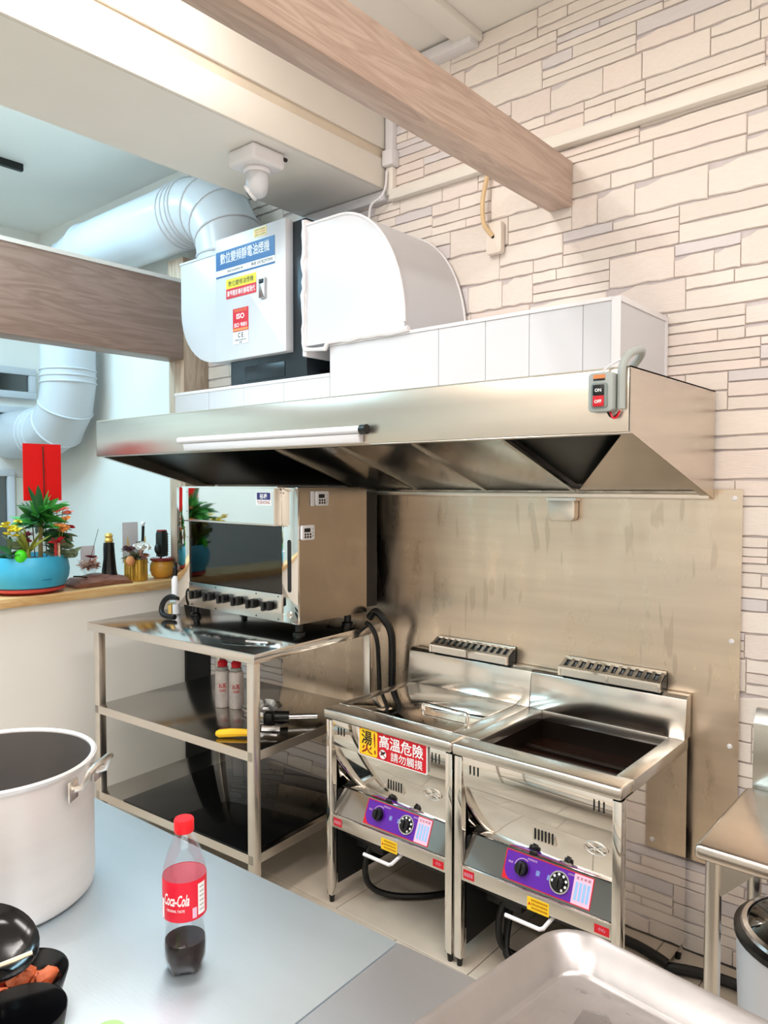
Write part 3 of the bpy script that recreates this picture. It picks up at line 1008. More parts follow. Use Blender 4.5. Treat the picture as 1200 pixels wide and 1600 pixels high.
tag(MB().tube(sm([(-1.66, WY - 0.012, 2.872), (-1.662, WY - 0.03, 2.82), (-1.672, WY - 0.035, 2.76), (-1.670, WY - 0.04, 2.70), (-1.655, WY - 0.048, 2.645), (-1.628, WY - 0.032, 2.602)]), 0.0095, 8).build('cable', mat('beige_cable', s(226, 196, 152), rough=0.5)),
    'beige cable from cream trunking into the aged wall plate', 'cable')

# ================================================================== FRYERS
def slots(cx, cz, n, dx, h, wd, y, m, parent, name='vent_slot'):
    for i in range(n):
        x = cx + (i - (n - 1) / 2) * dx
        MB().prism(rrect(x - wd / 2, x + wd / 2, cz - h / 2, cz + h / 2, wd * 0.45, 2), 'xz', y - 0.0008, y).build(name, m, parent, smooth=False)


def fryer(x0, x1, label, lid, yshift=0.0):
    y0, y1, H = 2.03 + yshift, 2.572, 0.76
    t = thing('deep_fryer', label, 'fryer', ((x0 + x1) / 2, y0, 0), group='deep fryers under the hood')
    for x in (x0, x1 - 0.028):
        for ya in (y0, y1 - 0.03):
            lg = B((x, ya, 0.03), (x + 0.028, ya + 0.028, 0.715)).build('leg', MIRROR, t, bevel=0.002)
            MB().cyl((x + 0.014, ya + 0.014, 0.0), (x + 0.014, ya + 0.014, 0.03), 0.009, 0.012, 10).build('foot', BLACK, lg)
    B((x0 - 0.001, y0 + 0.0285, 0.06), (x0 + 0.003, y1, 0.72)).build('side_panel', MIRROR, t)
    B((x1 - 0.003, y0 + 0.0285, 0.06), (x1 + 0.001, y1, 0.72)).build('side_panel', MIRROR, t)
    B((x0 + 0.003, y1 - 0.004, 0.12), (x1 - 0.003, y1, 0.72)).build('back_panel', BLACKM, t)  # black sheet added to keep the open base dark
    # top frame with a rolled front edge
    wx0, wx1, wy0, wy1 = x0 + 0.05, x1 - 0.05, y0 + 0.075, y1 - 0.035
    B((x0 - 0.004, y0 - 0.015, 0.722), (x1 + 0.004, wy0, H)).build('front_rim', STEEL, t, bevel=0.010, segs=3)
    B((x0 - 0.004, wy0, 0.722), (wx0, y1, H)).build('side_rim', STEEL, t, bevel=0.003)
    B((wx1, wy0, 0.722), (x1 + 0.004, y1, H)).build('side_rim', STEEL, t, bevel=0.003)
    B((wx0, wy1, 0.722), (wx1, y1, H)).build('rear_rim', STEEL, t, bevel=0.003)
    tk = MB()
    tk.box((wx0 - 0.003, wy0 - 0.003, 0.46), (wx0, wy1 + 0.003, 0.722)).box((wx1, wy0 - 0.003, 0.46), (wx1 + 0.003, wy1 + 0.003, 0.722))
    tk.box((wx0, wy0 - 0.003, 0.46), (wx1, wy0, 0.722)).box((wx0, wy1, 0.46), (wx1, wy1 + 0.003, 0.722)).box((wx0, wy0, 0.457), (wx1, wy1, 0.46))
    tank = tk.build('oil_tank', TANK, t)
    if lid:
        ld = B((wx0 + 0.002, wy0 + 0.002, 0.748), (wx1 - 0.002, wy1 - 0.002, 0.762)).build('lid', MIRROR, t, bevel=0.003)
        hx, hy = (wx0 + wx1) / 2 + 0.12, (wy0 + wy1) / 2 - 0.09
        MB().tube([(hx - 0.1, hy, 0.762), (hx - 0.1, hy, 0.785), (hx - 0.092, hy, 0.79), (hx + 0.092, hy, 0.79), (hx + 0.1, hy, 0.785), (hx + 0.1, hy, 0.762)], 0.007, 8).build('lid_handle', MIRROR, ld)
    else:
        B((wx0, wy0, 0.461), (wx1, wy1, 0.655)).build('oil', OIL, tank)
        for k in range(2):
            MB().tube([(wx0 + 0.01, wy0 + 0.14 + 0.16 * k, 0.662), (wx1 - 0.01, wy0 + 0.14 + 0.16 * k, 0.662)], 0.009, 8).build('heating_tube', TANK, tank)
    # splash riser with the flue grille
    rz = 0.905
    rs_ = MB().prism([(2.535, H), (2.598, H), (2.598, rz), (2.565, rz), (2.552, rz - 0.012)], 'yz', x0 - 0.004, x1 + 0.004).build('splash_riser', RISER, t, bevel=0.0015)
    gx0, gx1 = x0 + 0.115, x0 + 0.495
    fb = MB().prism([(2.545, rz + 0.001), (2.60, rz + 0.001), (2.60, rz + 0.052), (2.592, rz + 0.052), (2.545, rz + 0.026)], 'yz', gx0, gx1).build('flue_box', DARKST, t)
    for k in range(13):
        x = gx0 + 0.008 + (gx1 - gx0 - 0.016) * k / 12
        MB().prism([(2.540, rz + 0.029), (2.592, rz + 0.056), (2.592, rz + 0.060), (2.540, rz + 0.033)], 'yz', x - 0.006, x + 0.006).build('grille_bar', MIRROR, fb)
    MB().prism([(2.536, rz + 0.026), (2.546, rz + 0.031), (2.546, rz + 0.038), (2.536, rz + 0.033)], 'yz', gx0, gx1).build('grille_edge', MIRROR, fb)
    MB().prism([(2.588, rz + 0.052), (2.601, rz + 0.056), (2.601, rz + 0.062), (2.588, rz + 0.060)], 'yz', gx0, gx1).build('grille_edge', MIRROR, fb)
    B((gx0, 2.538, rz + 0.001), (gx1, 2.5445, rz + 0.028)).build('flue_front', STEEL, fb)
    for x in (gx0 + 0.004, (gx0 + gx1) / 2, gx1 - 0.004):
        B((x - 0.004, 2.534, rz + 0.001), (x + 0.004, 2.5378, rz + 0.028)).build('flue_bracket', MIRROR, fb)
    # front panels
    a, b_ = x0 + 0.0285, x1 - 0.0285
    up = B((a, y0 + 0.004, 0.622), (b_, y0 + 0.010, 0.7215)).build('upper_panel', MIRROR, t, bevel=0.001)
    slots(x0 + 0.075, 0.680, 3, 0.015, 0.030, 0.005, y0 + 0.0038, INK, up)
    slots(x1 - 0.07, 0.685, 3, 0.015, 0.034, 0.005, y0 + 0.0038, INK, up)
    lp = MB().prism([(y0 + 0.014, 0.620), (y0 + 0.020, 0.620), (y0 + 0.060, 0.445), (y0 + 0.054, 0.445)], 'yz', a, b_).build('lower_panel', MIRROR, t, bevel=0.0008)
    B((a, y0 + 0.006, 0.6185), (b_, y0 + 0.013, 0.6225)).build('panel_fold', STEEL, t)

    def onlow(z):
        return y0 + 0.014 + 0.040 * (0.620 - z) / 0.175
    gy = onlow(0.525)
    gp = B((x0 + 0.275, gy - 0.004, 0.504), (x0 + 0.355, gy + 0.003, 0.549)).build('vent_plate', STEEL, lp, bevel=0.001)
    slots(x0 + 0.315, 0.5265, 6, 0.012, 0.036, 0.006, gy - 0.0041, INK, gp)
    ov = MB()
    oy = onlow(0.545) - 0.004
    ox, oz = x0 + 0.488, 0.545
    ov.tube([(ox + 0.036 * cos(2 * pi * k / 20), oy, oz + 0.019 * sin(2 * pi * k / 20)) for k in range(21)], 0.0028, 6, caps=False)
    for a1, a2 in ((40, 220), (140, 320), (90, 270)):
        ov.tube([(ox + 0.035 * cos(radians(a1)), oy, oz + 0.018 * sin(radians(a1))), (ox + 0.035 * cos(radians(a2)), oy, oz + 0.018 * sin(radians(a2)))], 0.0022, 6)
    ov.build('inspection_port', STEEL, lp)
    # slanted control panel
    cpm = mat('control_panel_steel', (0.34, 0.33, 0.32), rough=0.08, metal=1.0, var=0.05)
    yT, zT, yB, zB = y0 + 0.052, 0.444, y0 + 0.012, 0.352
    cp = MB().prism([(yT, zT), (yT + 0.006, zT), (yB + 0.006, zB), (yB, zB)], 'yz', a, b_).build('control_panel', cpm, t)
    n = Vector((0, -(zT - zB), yT - yB)).normalized()
    up_ = Vector((0, yT - yB, zT - zB)).normalized()
    mid = Vector((0, (yT + yB) / 2, (zT + zB) / 2))

    def on(x, v, d):
        return Vector((x, 0, 0)) + mid + up_ * v + n * d

    def label(m, xa, xb, va, vb, d, name):
        q = [on(xa, va, d), on(xb, va, d), on(xb, vb, d), on(xa, vb, d)]
        q2 = [on(xa, va, 0.0002), on(xb, va, 0.0002), on(xb, vb, 0.0002), on(xa, vb, 0.0002)]
        return MB().add(q + q2, [(0, 1, 2, 3), (0, 4, 5, 1), (1, 5, 6, 2), (2, 6, 7, 3), (3, 7, 4, 0)]).build(name, m, cp, smooth=False)
    lx0, lx1 = x0 + 0.175, x0 + 0.475
    label(RED, lx0, lx1, -0.044, 0.046, 0.0008, 'red_border')
    pu_ = label(PURPLE, lx0 + 0.004, lx1 - 0.062, -0.041, 0.043, 0.0014, 'purple_label')
    cc = [on(lx0 + 0.0015, -0.0425, 0.0016), on(lx0 + 0.036, -0.0425, 0.0016)] + [on(lx0 + 0.0015 + 0.034 * (1 - sin(k * pi / 16)), -0.0425 + 0.05 * (1 - cos(k * pi / 16)) , 0.0016) for k in range(1, 9)]
    MB().add(cc, [tuple(range(len(cc)))]).build('red_corner', RED, cp, smooth=False)
    pk = label(PINK, lx1 - 0.062, lx1 - 0.003, -0.041, 0.043, 0.0014, 'pink_label')
    for k in range(4):
        label(LBLUE, lx1 - 0.055 + 0.0125 * k, lx1 - 0.0465 + 0.0125 * k, -0.030, 0.022, 0.0018, 'blue_column')
        text('溫度時間'[k], on(lx1 - 0.051 + 0.0125 * k, 0.033, 0.0018), 0.008, 0.008, MAROON, cp, yd=up_)
    text('豪', on(lx0 + 0.120, 0.004, 0.0018), 0.014, 0.016, LBLUE, cp, yd=up_)
    text('鑫', on(lx0 + 0.158, 0.004, 0.0018), 0.014, 0.016, LBLUE, cp, yd=up_)
    text('電源', on(lx0 + 0.022, 0.010, 0.0018), 0.016, 0.006, PINK, cp, yd=up_)
    text('時間設定', on(lx0 + 0.095, 0.035, 0.0018), 0.034, 0.006, PINK, cp, yd=up_)
    text('溫度設定', on(lx0 + 0.228, 0.035, 0.0018), 0.022, 0.005, PINK, cp, yd=up_)
    for kx, dial in ((lx0 + 0.066, False), (lx0 + 0.195, True)):
        c0, c1, c2 = on(kx, 0.002, 0.0015), on(kx, 0.002, 0.006), on(kx, 0.002, 0.022)
        sk = MB().cyl(c0, c1, 0.033 if dial else 0.026, n=24).build('dial_skirt' if dial else 'knob_skirt', STEEL if dial else PURPLE, cp)
        kb = MB().cyl(c0, c1 + n * 0.0006, 0.029 if dial else 0.0235, n=24).build('knob_base', BLACK, cp)
        kn = MB().cyl(c1, c2, 0.017 if dial else 0.021, 0.015 if dial else 0.019, 20).build('knob', BLACK, cp, bevel=0.001)
        g = MB().obox(c2 + n * 0.003, (0.008, 0.034, 0.008), Matrix((Vector((1, 0, 0)), up_, n)).transposed())
        g.build('knob_grip', BLACK, cp, bevel=0.001)
        if dial:
            for k in range(7):
                an = radians(-60 + 40 * k)
                cdot = on(kx + 0.023 * cos(an), 0.002 + 0.023 * sin(an), 0.0072)
                MB().cyl(cdot, cdot + n * 0.0004, 0.0042, n=8).build('dial_mark', WINK, cp)
        else:
            arc_ = [on(kx + 0.029 * cos(radians(q)), 0.002 + 0.029 * sin(radians(q)), 0.0022) for q in range(60, 175, 12)]
            MB().tube(arc_, 0.0012, 4).build('dial_arc', PINK, cp)
    B((lx0 + 0.08, yT - 0.004, 0.444), (lx0 + 0.105, yT + 0.01, 0.456)).build('reset_button', BLACK, t, bevel=0.002)
    # bottom rail with tags, drain handle, burner box, hose
    rl = B((a, y0 + 0.002, 0.302), (b_, y0 + 0.016, 0.351)).build('bottom_rail', STEEL, t, bevel=0.001)
    tg = plate('red_tag', RED, rl, x0 + 0.036, x0 + 0.078, 0.312, 0.342, y0 + 0.0019, 0.0006)
    text('高溫危險', (x0 + 0.057, y0 + 0.0008, 0.327), 0.034, 0.014, PINK, tg)
    tg = plate('red_tag', RED, rl, x1 - 0.08, x1 - 0.034, 0.310, 0.336, y0 + 0.0019, 0.0006)
    text('小心', (x1 - 0.057, y0 + 0.0008, 0.325), 0.022, 0.012, PINK, tg)
    tg = plate('yellow_tag', YEL, rl, x0 + 0.275, x0 + 0.350, 0.296, 0.338, y0 + 0.0019, 0.0006)
    for k in range(3):
        text('使用前請詳閱說明書', (x0 + 0.317, y0 + 0.0008, 0.330 - 0.012 * k), 0.056, 0.007, MAROON, tg)
    text('▲', (x0 + 0.283, y0 + 0.0008, 0.318), 0.009, 0.010, RED, tg)
    MB().tube([(x0 + 0.21, y0 - 0.02, 0.262), (x0 + 0.33, y0 - 0.02, 0.262), (x0 + 0.342, y0 - 0.018, 0.268), (x0 + 0.355, y0 + 0.03, 0.292), (x0 + 0.36, y0 + 0.06, 0.30)], 0.0065, 8).build('drain_handle', PLASTIC, t)
    B((x0 + 0.032, y0 + 0.065, 0.25), (x1 - 0.032, y1 - 0.006, 0.40)).build('burner_box', BLACKM, t, bevel=0.004)
    for xa in (x0 + 0.0295, x1 - 0.0305):
        B((xa, y0 + 0.03, 0.07), (xa + 0.001, y1 - 0.032, 0.44)).build('inner_shade_sheet', BLACKM, t)  # added black sheets standing in for shade inside the fryer base
    B((x0 + 0.06, y0 + 0.10, 0.20), (x0 + 0.20, y1 - 0.10, 0.2795)).build('gas_valve', BLACKM, t, bevel=0.01)
    MB().tube(sm([(x0 + 0.13, y0 + 0.12, 0.24), (x0 + 0.12, y0 + 0.09, 0.16), (x0 + 0.13, y0 + 0.10, 0.07), (x0 + 0.19, y0 + 0.16, 0.025), (x0 + 0.30, y0 + 0.26, 0.02), (x0 + 0.40, y0 + 0.42, 0.02)]), 0.012, 8).build('gas_hose', RUBBER, t)
    return t, up


f1, up1 = fryer(-2.012, -1.424, 'left deep fryer with closed lid and red warning sign', True)
f2, up2 = fryer(-1.414, -0.838, 'right deep fryer with open well of dark oil', False)

# warning sign hung on the left fryer
ws = thing('warning_sign', 'red and yellow hot surface warning sign on the left fryer', 'sign', (-1.68, 2.03, 0.62))
X0, X1, Z0, Z1, SY = -1.838, -1.522, 0.622, 0.728, 2.026
MB().prism(rrect(X0, X1, Z0, Z1, 0.006), 'xz', SY - 0.003, SY).build('sign_board', WINK, ws)
rp = plate('red_field', RED, ws, X0 + 0.004, X1 - 0.004, Z0 + 0.004, Z1 - 0.004, SY - 0.0031, 0.0006, 0.005)
yp = plate('yellow_field', YEL, ws, X0 + 0.006, X0 + 0.092, Z0 + 0.006, Z1 - 0.006, SY - 0.0039, 0.0006, 0.008)
text('湯', (X0 + 0.041, SY - 0.0048, Z0 + 0.070), 0.052, 0.052, INK, yp, bold=0.02)
text('火', (X0 + 0.043, SY - 0.0048, Z0 + 0.030), 0.054, 0.036, MAROON, yp, bold=0.02)
text('!', (X0 + 0.080, SY - 0.0048, Z0 + 0.056), 0.010, 0.080, MAROON, yp, bold=0.02, shear=-0.1)
text('高溫危險', (X0 + 0.201, SY - 0.0048, Z0 + 0.072), 0.200, 0.048, WINK, rp, bold=0.014)
text('請勿觸摸', (X0 + 0.226, SY - 0.0048, Z0 + 0.027), 0.142, 0.033, WINK, rp, bold=0.006)
pd = MB().prism([(X0 + 0.118 + 0.018 * cos(k * pi / 10), Z0 + 0.026 + 0.018 * sin(k * pi / 10)) for k in range(20)], 'xz', SY - 0.0046, SY - 0.0039).build('no_touch_disc', WINK, rp)
hm = MB()
hm.prism([(X0 + 0.106, Z0 + 0.019), (X0 + 0.112, Z0 + 0.022), (X0 + 0.120, Z0 + 0.024), (X0 + 0.131, Z0 + 0.034), (X0 + 0.128, Z0 + 0.037), (X0 + 0.119, Z0 + 0.034), (X0 + 0.112, Z0 + 0.037), (X0 + 0.110, Z0 + 0.029)], 'xz', SY - 0.005, SY - 0.0047)
hm.build('hand_mark', INK, pd)
MB().obox((X0 + 0.118, SY - 0.0052, Z0 + 0.026), (0.034, 0.0004, 0.0028), Matrix.Rotation(radians(40), 3, 'Y')).build('ban_bar', MAROON, pd)
MB().tube([(X0 + 0.118 + 0.018 * cos(k * pi / 12), SY - 0.005, Z0 + 0.026 + 0.018 * sin(k * pi / 12)) for k in range(25)], 0.0014, 4, caps=False).build('ban_ring', RED, pd)

# hoses on the floor and behind
tag(MB().tube(sm([(-0.98, 2.30, 0.022), (-0.86, 2.44, 0.022), (-0.70, 2.50, 0.022), (-0.52, 2.50, 0.022), (-0.30, 2.52, 0.022), (0.3, 2.54, 0.022)]), 0.018, 10).build('floor_hose', RUBBER),
    'thick black hose lying on the floor along the stone wall', 'hose')
tag(MB().tube(sm([(-1.30, 2.2, 0.16), (-1.27, 2.13, 0.05), (-1.20, 2.16, 0.022), (-1.05, 2.28, 0.02), (-0.97, 2.40, 0.02)]), 0.013, 8).build('fryer_hose', RUBBER),
    'black hose curling on the floor under the right fryer', 'hose')
tag(MB().tube(sm([(-2.205, 2.50, 1.02), (-2.17, 2.50, 1.05), (-2.13, 2.50, 1.03), (-2.10, 2.52, 0.97), (-2.11, 2.545, 0.86), (-2.12, 2.55, 0.5), (-2.10, 2.54, 0.2)]), 0.017, 10).build('gas_hose', RUBBER),
    'thick black gas hose dropping behind the oven table corner', 'hose')
tag(MB().tube(sm([(-2.19, 2.46, 1.005), (-2.155, 2.46, 0.985), (-2.135, 2.47, 0.93), (-2.15, 2.5, 0.8), (-2.145, 2.51, 0.4), (-2.12, 2.5, 0.1)]), 0.010, 8).build('gas_hose', RUBBER),
    'thinner black hose hanging beside the thick one behind the table', 'hose')

# ================================================================== OVEN TABLE
RZ = radians(3.5)
tb = thing('work_table', 'three tier stainless work table carrying the oven', 'table', (-2.133, 1.777, 0), RZ)
# local: x from -1.09 to 0, y from 0 to 0.80
def lb(a, b_, name, m, parent, **k):
    return B(a, b_).build(name, m, parent, local=True, **k)


TX, TY = -1.09, 0.775
lb((TX, 0, 0.952), (0, TY, 0.990), 'table_top', TABLE, tb, bevel=0.003)
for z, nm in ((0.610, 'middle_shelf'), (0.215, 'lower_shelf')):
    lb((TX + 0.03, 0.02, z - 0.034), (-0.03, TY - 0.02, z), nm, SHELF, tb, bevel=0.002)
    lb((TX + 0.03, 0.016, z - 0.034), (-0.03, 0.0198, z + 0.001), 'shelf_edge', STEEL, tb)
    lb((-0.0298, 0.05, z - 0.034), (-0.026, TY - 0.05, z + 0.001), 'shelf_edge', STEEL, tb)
for x in (TX + 0.042, -0.042):
    for y in (0.035, TY - 0.035):
        lg = MB().box((x - 0.019, y - 0.019, 0.05), (x + 0.019, y + 0.019, 0.9515)).build('leg', STEEL, tb, local=True, bevel=0.006)
        MB().cyl((x, y, 0.0), (x, y, 0.05), 0.018, 0.015, 12).build('foot', BLACK, lg, local=True)
o = MB().box((-0.86, 0.02, 0.216), (-0.06, 0.72, 0.2215)).build('dark_tray', mat('dark_tray_gloss', s(30, 30, 30), rough=0.05, metal=0.6, var=0.1), bevel=0.002)
tag(o, 'glossy dark tray lying on the lowest table shelf', 'tray')
o.location = (-2.133, 1.777, 0)
o.rotation_euler = (0, 0, RZ)

# ---- oven (local frame: x along the front, y back, z up; origin at front right bottom corner on the table top)
RO = radians(0.0)
ov = thing('salamander_oven', 'mirror steel oven with dark glass door and black knobs on the table', 'oven', (-2.209, 2.070, 0.99), RO)
OW, OD, OB, OT = -0.832, 0.415, 0.058, 0.612


def ol(a, b_, name, m, parent=None, **k):
    return B(a, b_).build(name, m, parent or ov, local=True, **k)


OVS = mat('oven_side_steel', (0.37, 0.325, 0.275), rough=0.20, metal=1.0, var=0.08, vscale=3, bump=0.02, bscale=30)
ol((-0.004, 0.010, OB), (0.0, OD, OT), 'side_panel', OVS)
ol((OW, 0.010, OB), (OW + 0.004, OD, OT), 'side_panel', OVS)
ol((OW + 0.004, 0.010, OT - 0.004), (-0.004, OD, OT), 'top_panel', OVS)
ol((OW + 0.004, OD, OB + 0.02), (-0.004, OD + 0.075, OT - 0.02), 'rear_cover', BLACKM)
ol((OW + 0.004, 0.012, OB), (-0.004, OD, OB + 0.004), 'bottom_panel', BLACKM)
ol((OW + 0.004, OD - 0.006, OB + 0.004), (-0.004, OD, OT - 0.004), 'back_panel', BLACKM)
WX0, WX1 = -0.736, -0.096
ol((OW, 0.0, OB), (WX0, 0.010, OT), 'left_column', MIRROR, bevel=0.0015)
rc = ol((WX1, 0.0, OB), (0.0, 0.010, OT), 'right_column', MIRROR, bevel=0.0015)
MB().prism(rrect(-0.062, -0.040, 0.185, 0.400, 0.010), 'xz', -0.001, 0.0).build('vent_slot', INK, rc, local=True)
for z in (0.09, 0.35, 0.45, 0.59):
    MB().cyl((-0.088, 0, z), (-0.088, -0.002, z), 0.0035, n=8).build('rivet', STEEL, rc, local=True)
MB().cyl((-0.052, 0, 0.092), (-0.052, -0.006, 0.092), 0.012, n=14).build('lock', STEEL, rc, local=True)
for z in (0.12, 0.25, 0.38, 0.50, 0.59):
    MB().cyl((WX0 - 0.012, 0, z), (WX0 - 0.012, -0.002, z), 0.0035, n=8).build('rivet', STEEL, ov, local=True)
MB().prism([(WX0 + 0.0005, -0.001), (WX1 - 0.0005, -0.042), (WX1 - 0.0005, 0.009), (WX0 + 0.0005, 0.009)], 'xy', 0.462, OT - 0.004).build('upper_panel', MIRROR, ov, local=True)
ol((WX0, -0.030, 0.455), (WX1, 0.008, 0.4615), 'door_lip', STEEL, bevel=0.0015)
ol((WX0 + 0.004, -0.040, OT - 0.0035), (WX1 + 0.02, 0.010, OT + 0.004), 'top_lip', MIRROR)
cp = ol((WX0, -0.003, OB), (WX1, 0.010, 0.172), 'control_panel', STEEL, bevel=0.001)
for x in (WX0 + 0.02, WX0 + 0.2, WX1 - 0.16, WX1 - 0.02):
    for z in (0.162, 0.068):
        MB().cyl((x, -0.003, z), (x, -0.005, z), 0.003, n=8).build('rivet', BLACKM, cp, local=True)
# glass front with rack visible behind
ol((WX0, 0.006, 0.174), (WX1, 0.010, 0.4545), 'glass_door', film('oven_glass', (0.34, 0.34, 0.33), 0.7, 0.02, 0.05))
gd = mat('oven_cavity', s(24, 22, 20), rough=0.4, var=0.3, vscale=4)
ol((WX0, 0.25, 0.174), (WX1, 0.254, 0.4545), 'cavity_back', gd)
for x in (-0.66, -0.52, -0.14):
    ol((x - 0.006, 0.012, 0.19), (x + 0.006, 0.02, 0.42), 'rack_post', BLACKM)
for z, m_ in ((0.388, LATCH), (0.30, BLACKM)):
    MB().tube([(WX0 + 0.06, 0.05, z), (WX1 - 0.005, 0.05, z)], 0.006, 8).build('rack_bar', m_, ov, local=True)
for k in range(9):
    MB().tube(sm([(WX0 + 0.10 + 0.062 * k, 0.05, 0.30), (WX0 + 0.10 + 0.062 * k, 0.24, 0.30)]), 0.003, 6).build('rack_wire', LATCH, ov, local=True)
for k in range(6):
    x = WX0 + 0.055 + 0.100 * k
    for dx, dz in ((0.0, 0.0), (0.036, 0.006)):
        kn = MB().cyl((x + dx, -0.0032, 0.118 + dz), (x + dx, -0.012, 0.118 + dz), 0.019, n=16).build('knob', BLACK, cp, local=True, bevel=0.001)
        MB().prism(rrect(x + dx - 0.009, x + dx + 0.009, 0.098 + dz, 0.138 + dz, 0.006), 'xz', -0.036, -0.0122).build('knob_grip', BLACK, cp, local=True, bevel=0.002)
bd = MB().box((-0.205, -0.0425, 0.540), (-0.112, -0.0335, 0.595)).build('badge', WINK, ov, local=True, smooth=False)
MB().box((-0.200, -0.0431, 0.562), (-0.117, -0.0426, 0.591)).build('badge_field', NAVY, bd, local=True, smooth=False)
text('裕鑫', (-0.1585, -0.0435, 0.5765), 0.048, 0.022, WINK, bd, local=True, bold=0.015)
text('YUSHONG', (-0.1585, -0.0430, 0.551), 0.080, 0.014, MAROON, bd, local=True, bold=0.01)
for x in (OW + 0.06, -0.06):
    for y in (0.06, OD - 0.06):
        MB().lathe([(0.026, 0.001), (0.026, 0.012), (0.016, 0.016), (0.016, OB)], (x, y, 0), 14).build('foot', BLACK, ov, local=True)

# digital timers stuck on the oven side
def timer(y, z, label, clip):
    t = thing('kitchen_timer', label, 'timer', (-2.209, 2.070, 0.99), RO, 'white digital timers on the oven side')
    h, d = 0.030, 0.0355
    MB().prism(rrect(y - d, y + d, z - h, z + h, 0.007), 'yz', 0.001, 0.014).build('timer_body', PLASTIC, t, local=True, bevel=0.002)
    B((0.0142, y - 0.024, z + 0.002), (0.0146, y + 0.010, z + 0.018)).build('display', INK, t, local=True)
    for k in range(3):
        for j in range(2):
            MB().cyl((0.014, y - 0.018 + 0.014 * k, z - 0.007 - 0.011 * j), (0.0152, y - 0.018 + 0.014 * k, z - 0.007 - 0.011 * j), 0.0048, n=10).build('button', BLACK, t, local=True)
    for j in range(3):
        MB().cyl((0.014, y + 0.024, z + 0.014 - 0.014 * j), (0.015, y + 0.024, z + 0.014 - 0.014 * j), 0.003, n=8).build('side_button', GREY_P, t, local=True)
    if clip:
        B((0.001, y - d - 0.024, z - h), (0.006, y - d - 0.004, z + h)).build('clip', PLASTIC, t, local=True, bevel=0.001)


timer(0.128, 0.567, 'upper white digital timer with clip on the oven side', True)
timer(0.046, 0.430, 'lower white digital timer near the oven front edge', False)

# small things on the table top
t = thing('gas_regulator', 'black hose loop with brass fitting left of the oven', 'hose', (-3.005, 2.02, 0.99))
MB().tube(sm([(-2.955, 2.010, 1.085), (-3.005, 2.010, 1.092), (-3.045, 2.000, 1.07), (-3.055, 1.990, 1.03), (-3.025, 1.985, 1.006), (-2.955, 1.995, 1.003)]), 0.0125, 10).build('hose_loop', RUBBER, t)
MB().cyl((-2.990, 2.005, 1.07), (-2.955, 2.010, 1.075), 0.013, n=10).build('fitting', LATCH, t)
MB().cyl((-2.985, 1.990, 1.018), (-2.985, 1.990, 1.06), 0.011, n=8).build('brass_nut', BRASS, t)
t = thing('spray_bottle', 'slim white bottle with black cap behind the oven table corner', 'bottle', (-3.10, 2.10, 0.99))
MB().lathe([(0.020, 0.991), (0.020, 1.155), (0.012, 1.170), (0.009, 1.175)], (-3.10, 2.10, 0), 16).build('bottle_body', PLASTIC, t, bevel=0.001)
MB().lathe([(0.013, 1.176), (0.013, 1.215), (0.007, 1.222), (0.007, 1.24)], (-3.10, 2.10, 0), 12).build('cap', BLACK, t)
t = thing('gas_lighter', 'black and silver gas lighter lying at the table front edge', 'lighter', (-2.29, 1.87, 0.99))
MB().tube([(-2.40, 1.835, 1.002), (-2.33, 1.865, 1.003), (-2.30, 1.875, 1.003)], [0.007, 0.010, 0.008], 8).build('handle', BLACK, t)
MB().tube([(-2.30, 1.875, 1.003), (-2.215, 1.915, 1.002)], 0.0055, 8).build('barrel', LATCH, t)

# shelf items
def canister(x, y, label):
    t = thing('gas_canister', label, 'canister', (x, y, 0.61), group='gas canisters on the middle shelf')
    MB().lathe([(0.033, 0.611), (0.034, 0.615), (0.034, 0.765), (0.030, 0.775), (0.024, 0.779)], (x, y, 0), 24).build('can_body', mat('can_print', s(214, 206, 204), rough=0.3, var=0.12, vscale=25, metal=0.3), t)
    MB().lathe([(0.025, 0.779), (0.025, 0.790), (0.020, 0.793)], (x, y, 0), 20).build('can_shoulder', GREY_P, t)
    MB().lathe([(0.021, 0.793), (0.023, 0.812), (0.014, 0.822), (0.0, 0.823)], (x, y, 0), 16).build('cap', RED, t)
    a = atan2(-y, -x)
    text('瓦斯', (x, y, 0.712), 0.040, 0.022, RED, t, bold=0.02, bend=((x, y), 0.0347, a))
    text('GAS', (x, y, 0.690), 0.030, 0.012, RED, t, bold=0.02, bend=((x, y), 0.0347, a))


canister(-2.735, 2.095, 'left white gas canister with red cap on the middle shelf')
canister(-2.672, 2.122, 'right white gas canister with red cap beside the clear bag')


def crumple(c, rx, ry, rz, seed, n=18, m=10):
    r_ = random.Random(seed)
    g = MB()
    ph = [r_.uniform(0, 6.28) for _ in range(8)]
    vs, fs = [], []
    for j in range(m + 1):
        b_ = (pi / 2) * j / m
        for k in range(n):
            a = 2 * pi * k / n
            w_ = 1 + 0.22 * sin(3 * a + ph[0] + b_ * 3) + 0.16 * sin(5 * a + ph[1] - 4 * b_) + r_.uniform(-0.12, 0.12)
            vs.append((c[0] + rx * cos(b_) * cos(a) * w_, c[1] + ry * cos(b_) * sin(a) * w_, c[2] + rz * sin(b_) * w_))
    for j in range(m):
        for k in range(n):
            fs.append((j * n + k, j * n + (k + 1) % n, (j + 1) * n + (k + 1) % n, (j + 1) * n + k))
    return g.add(vs, fs)


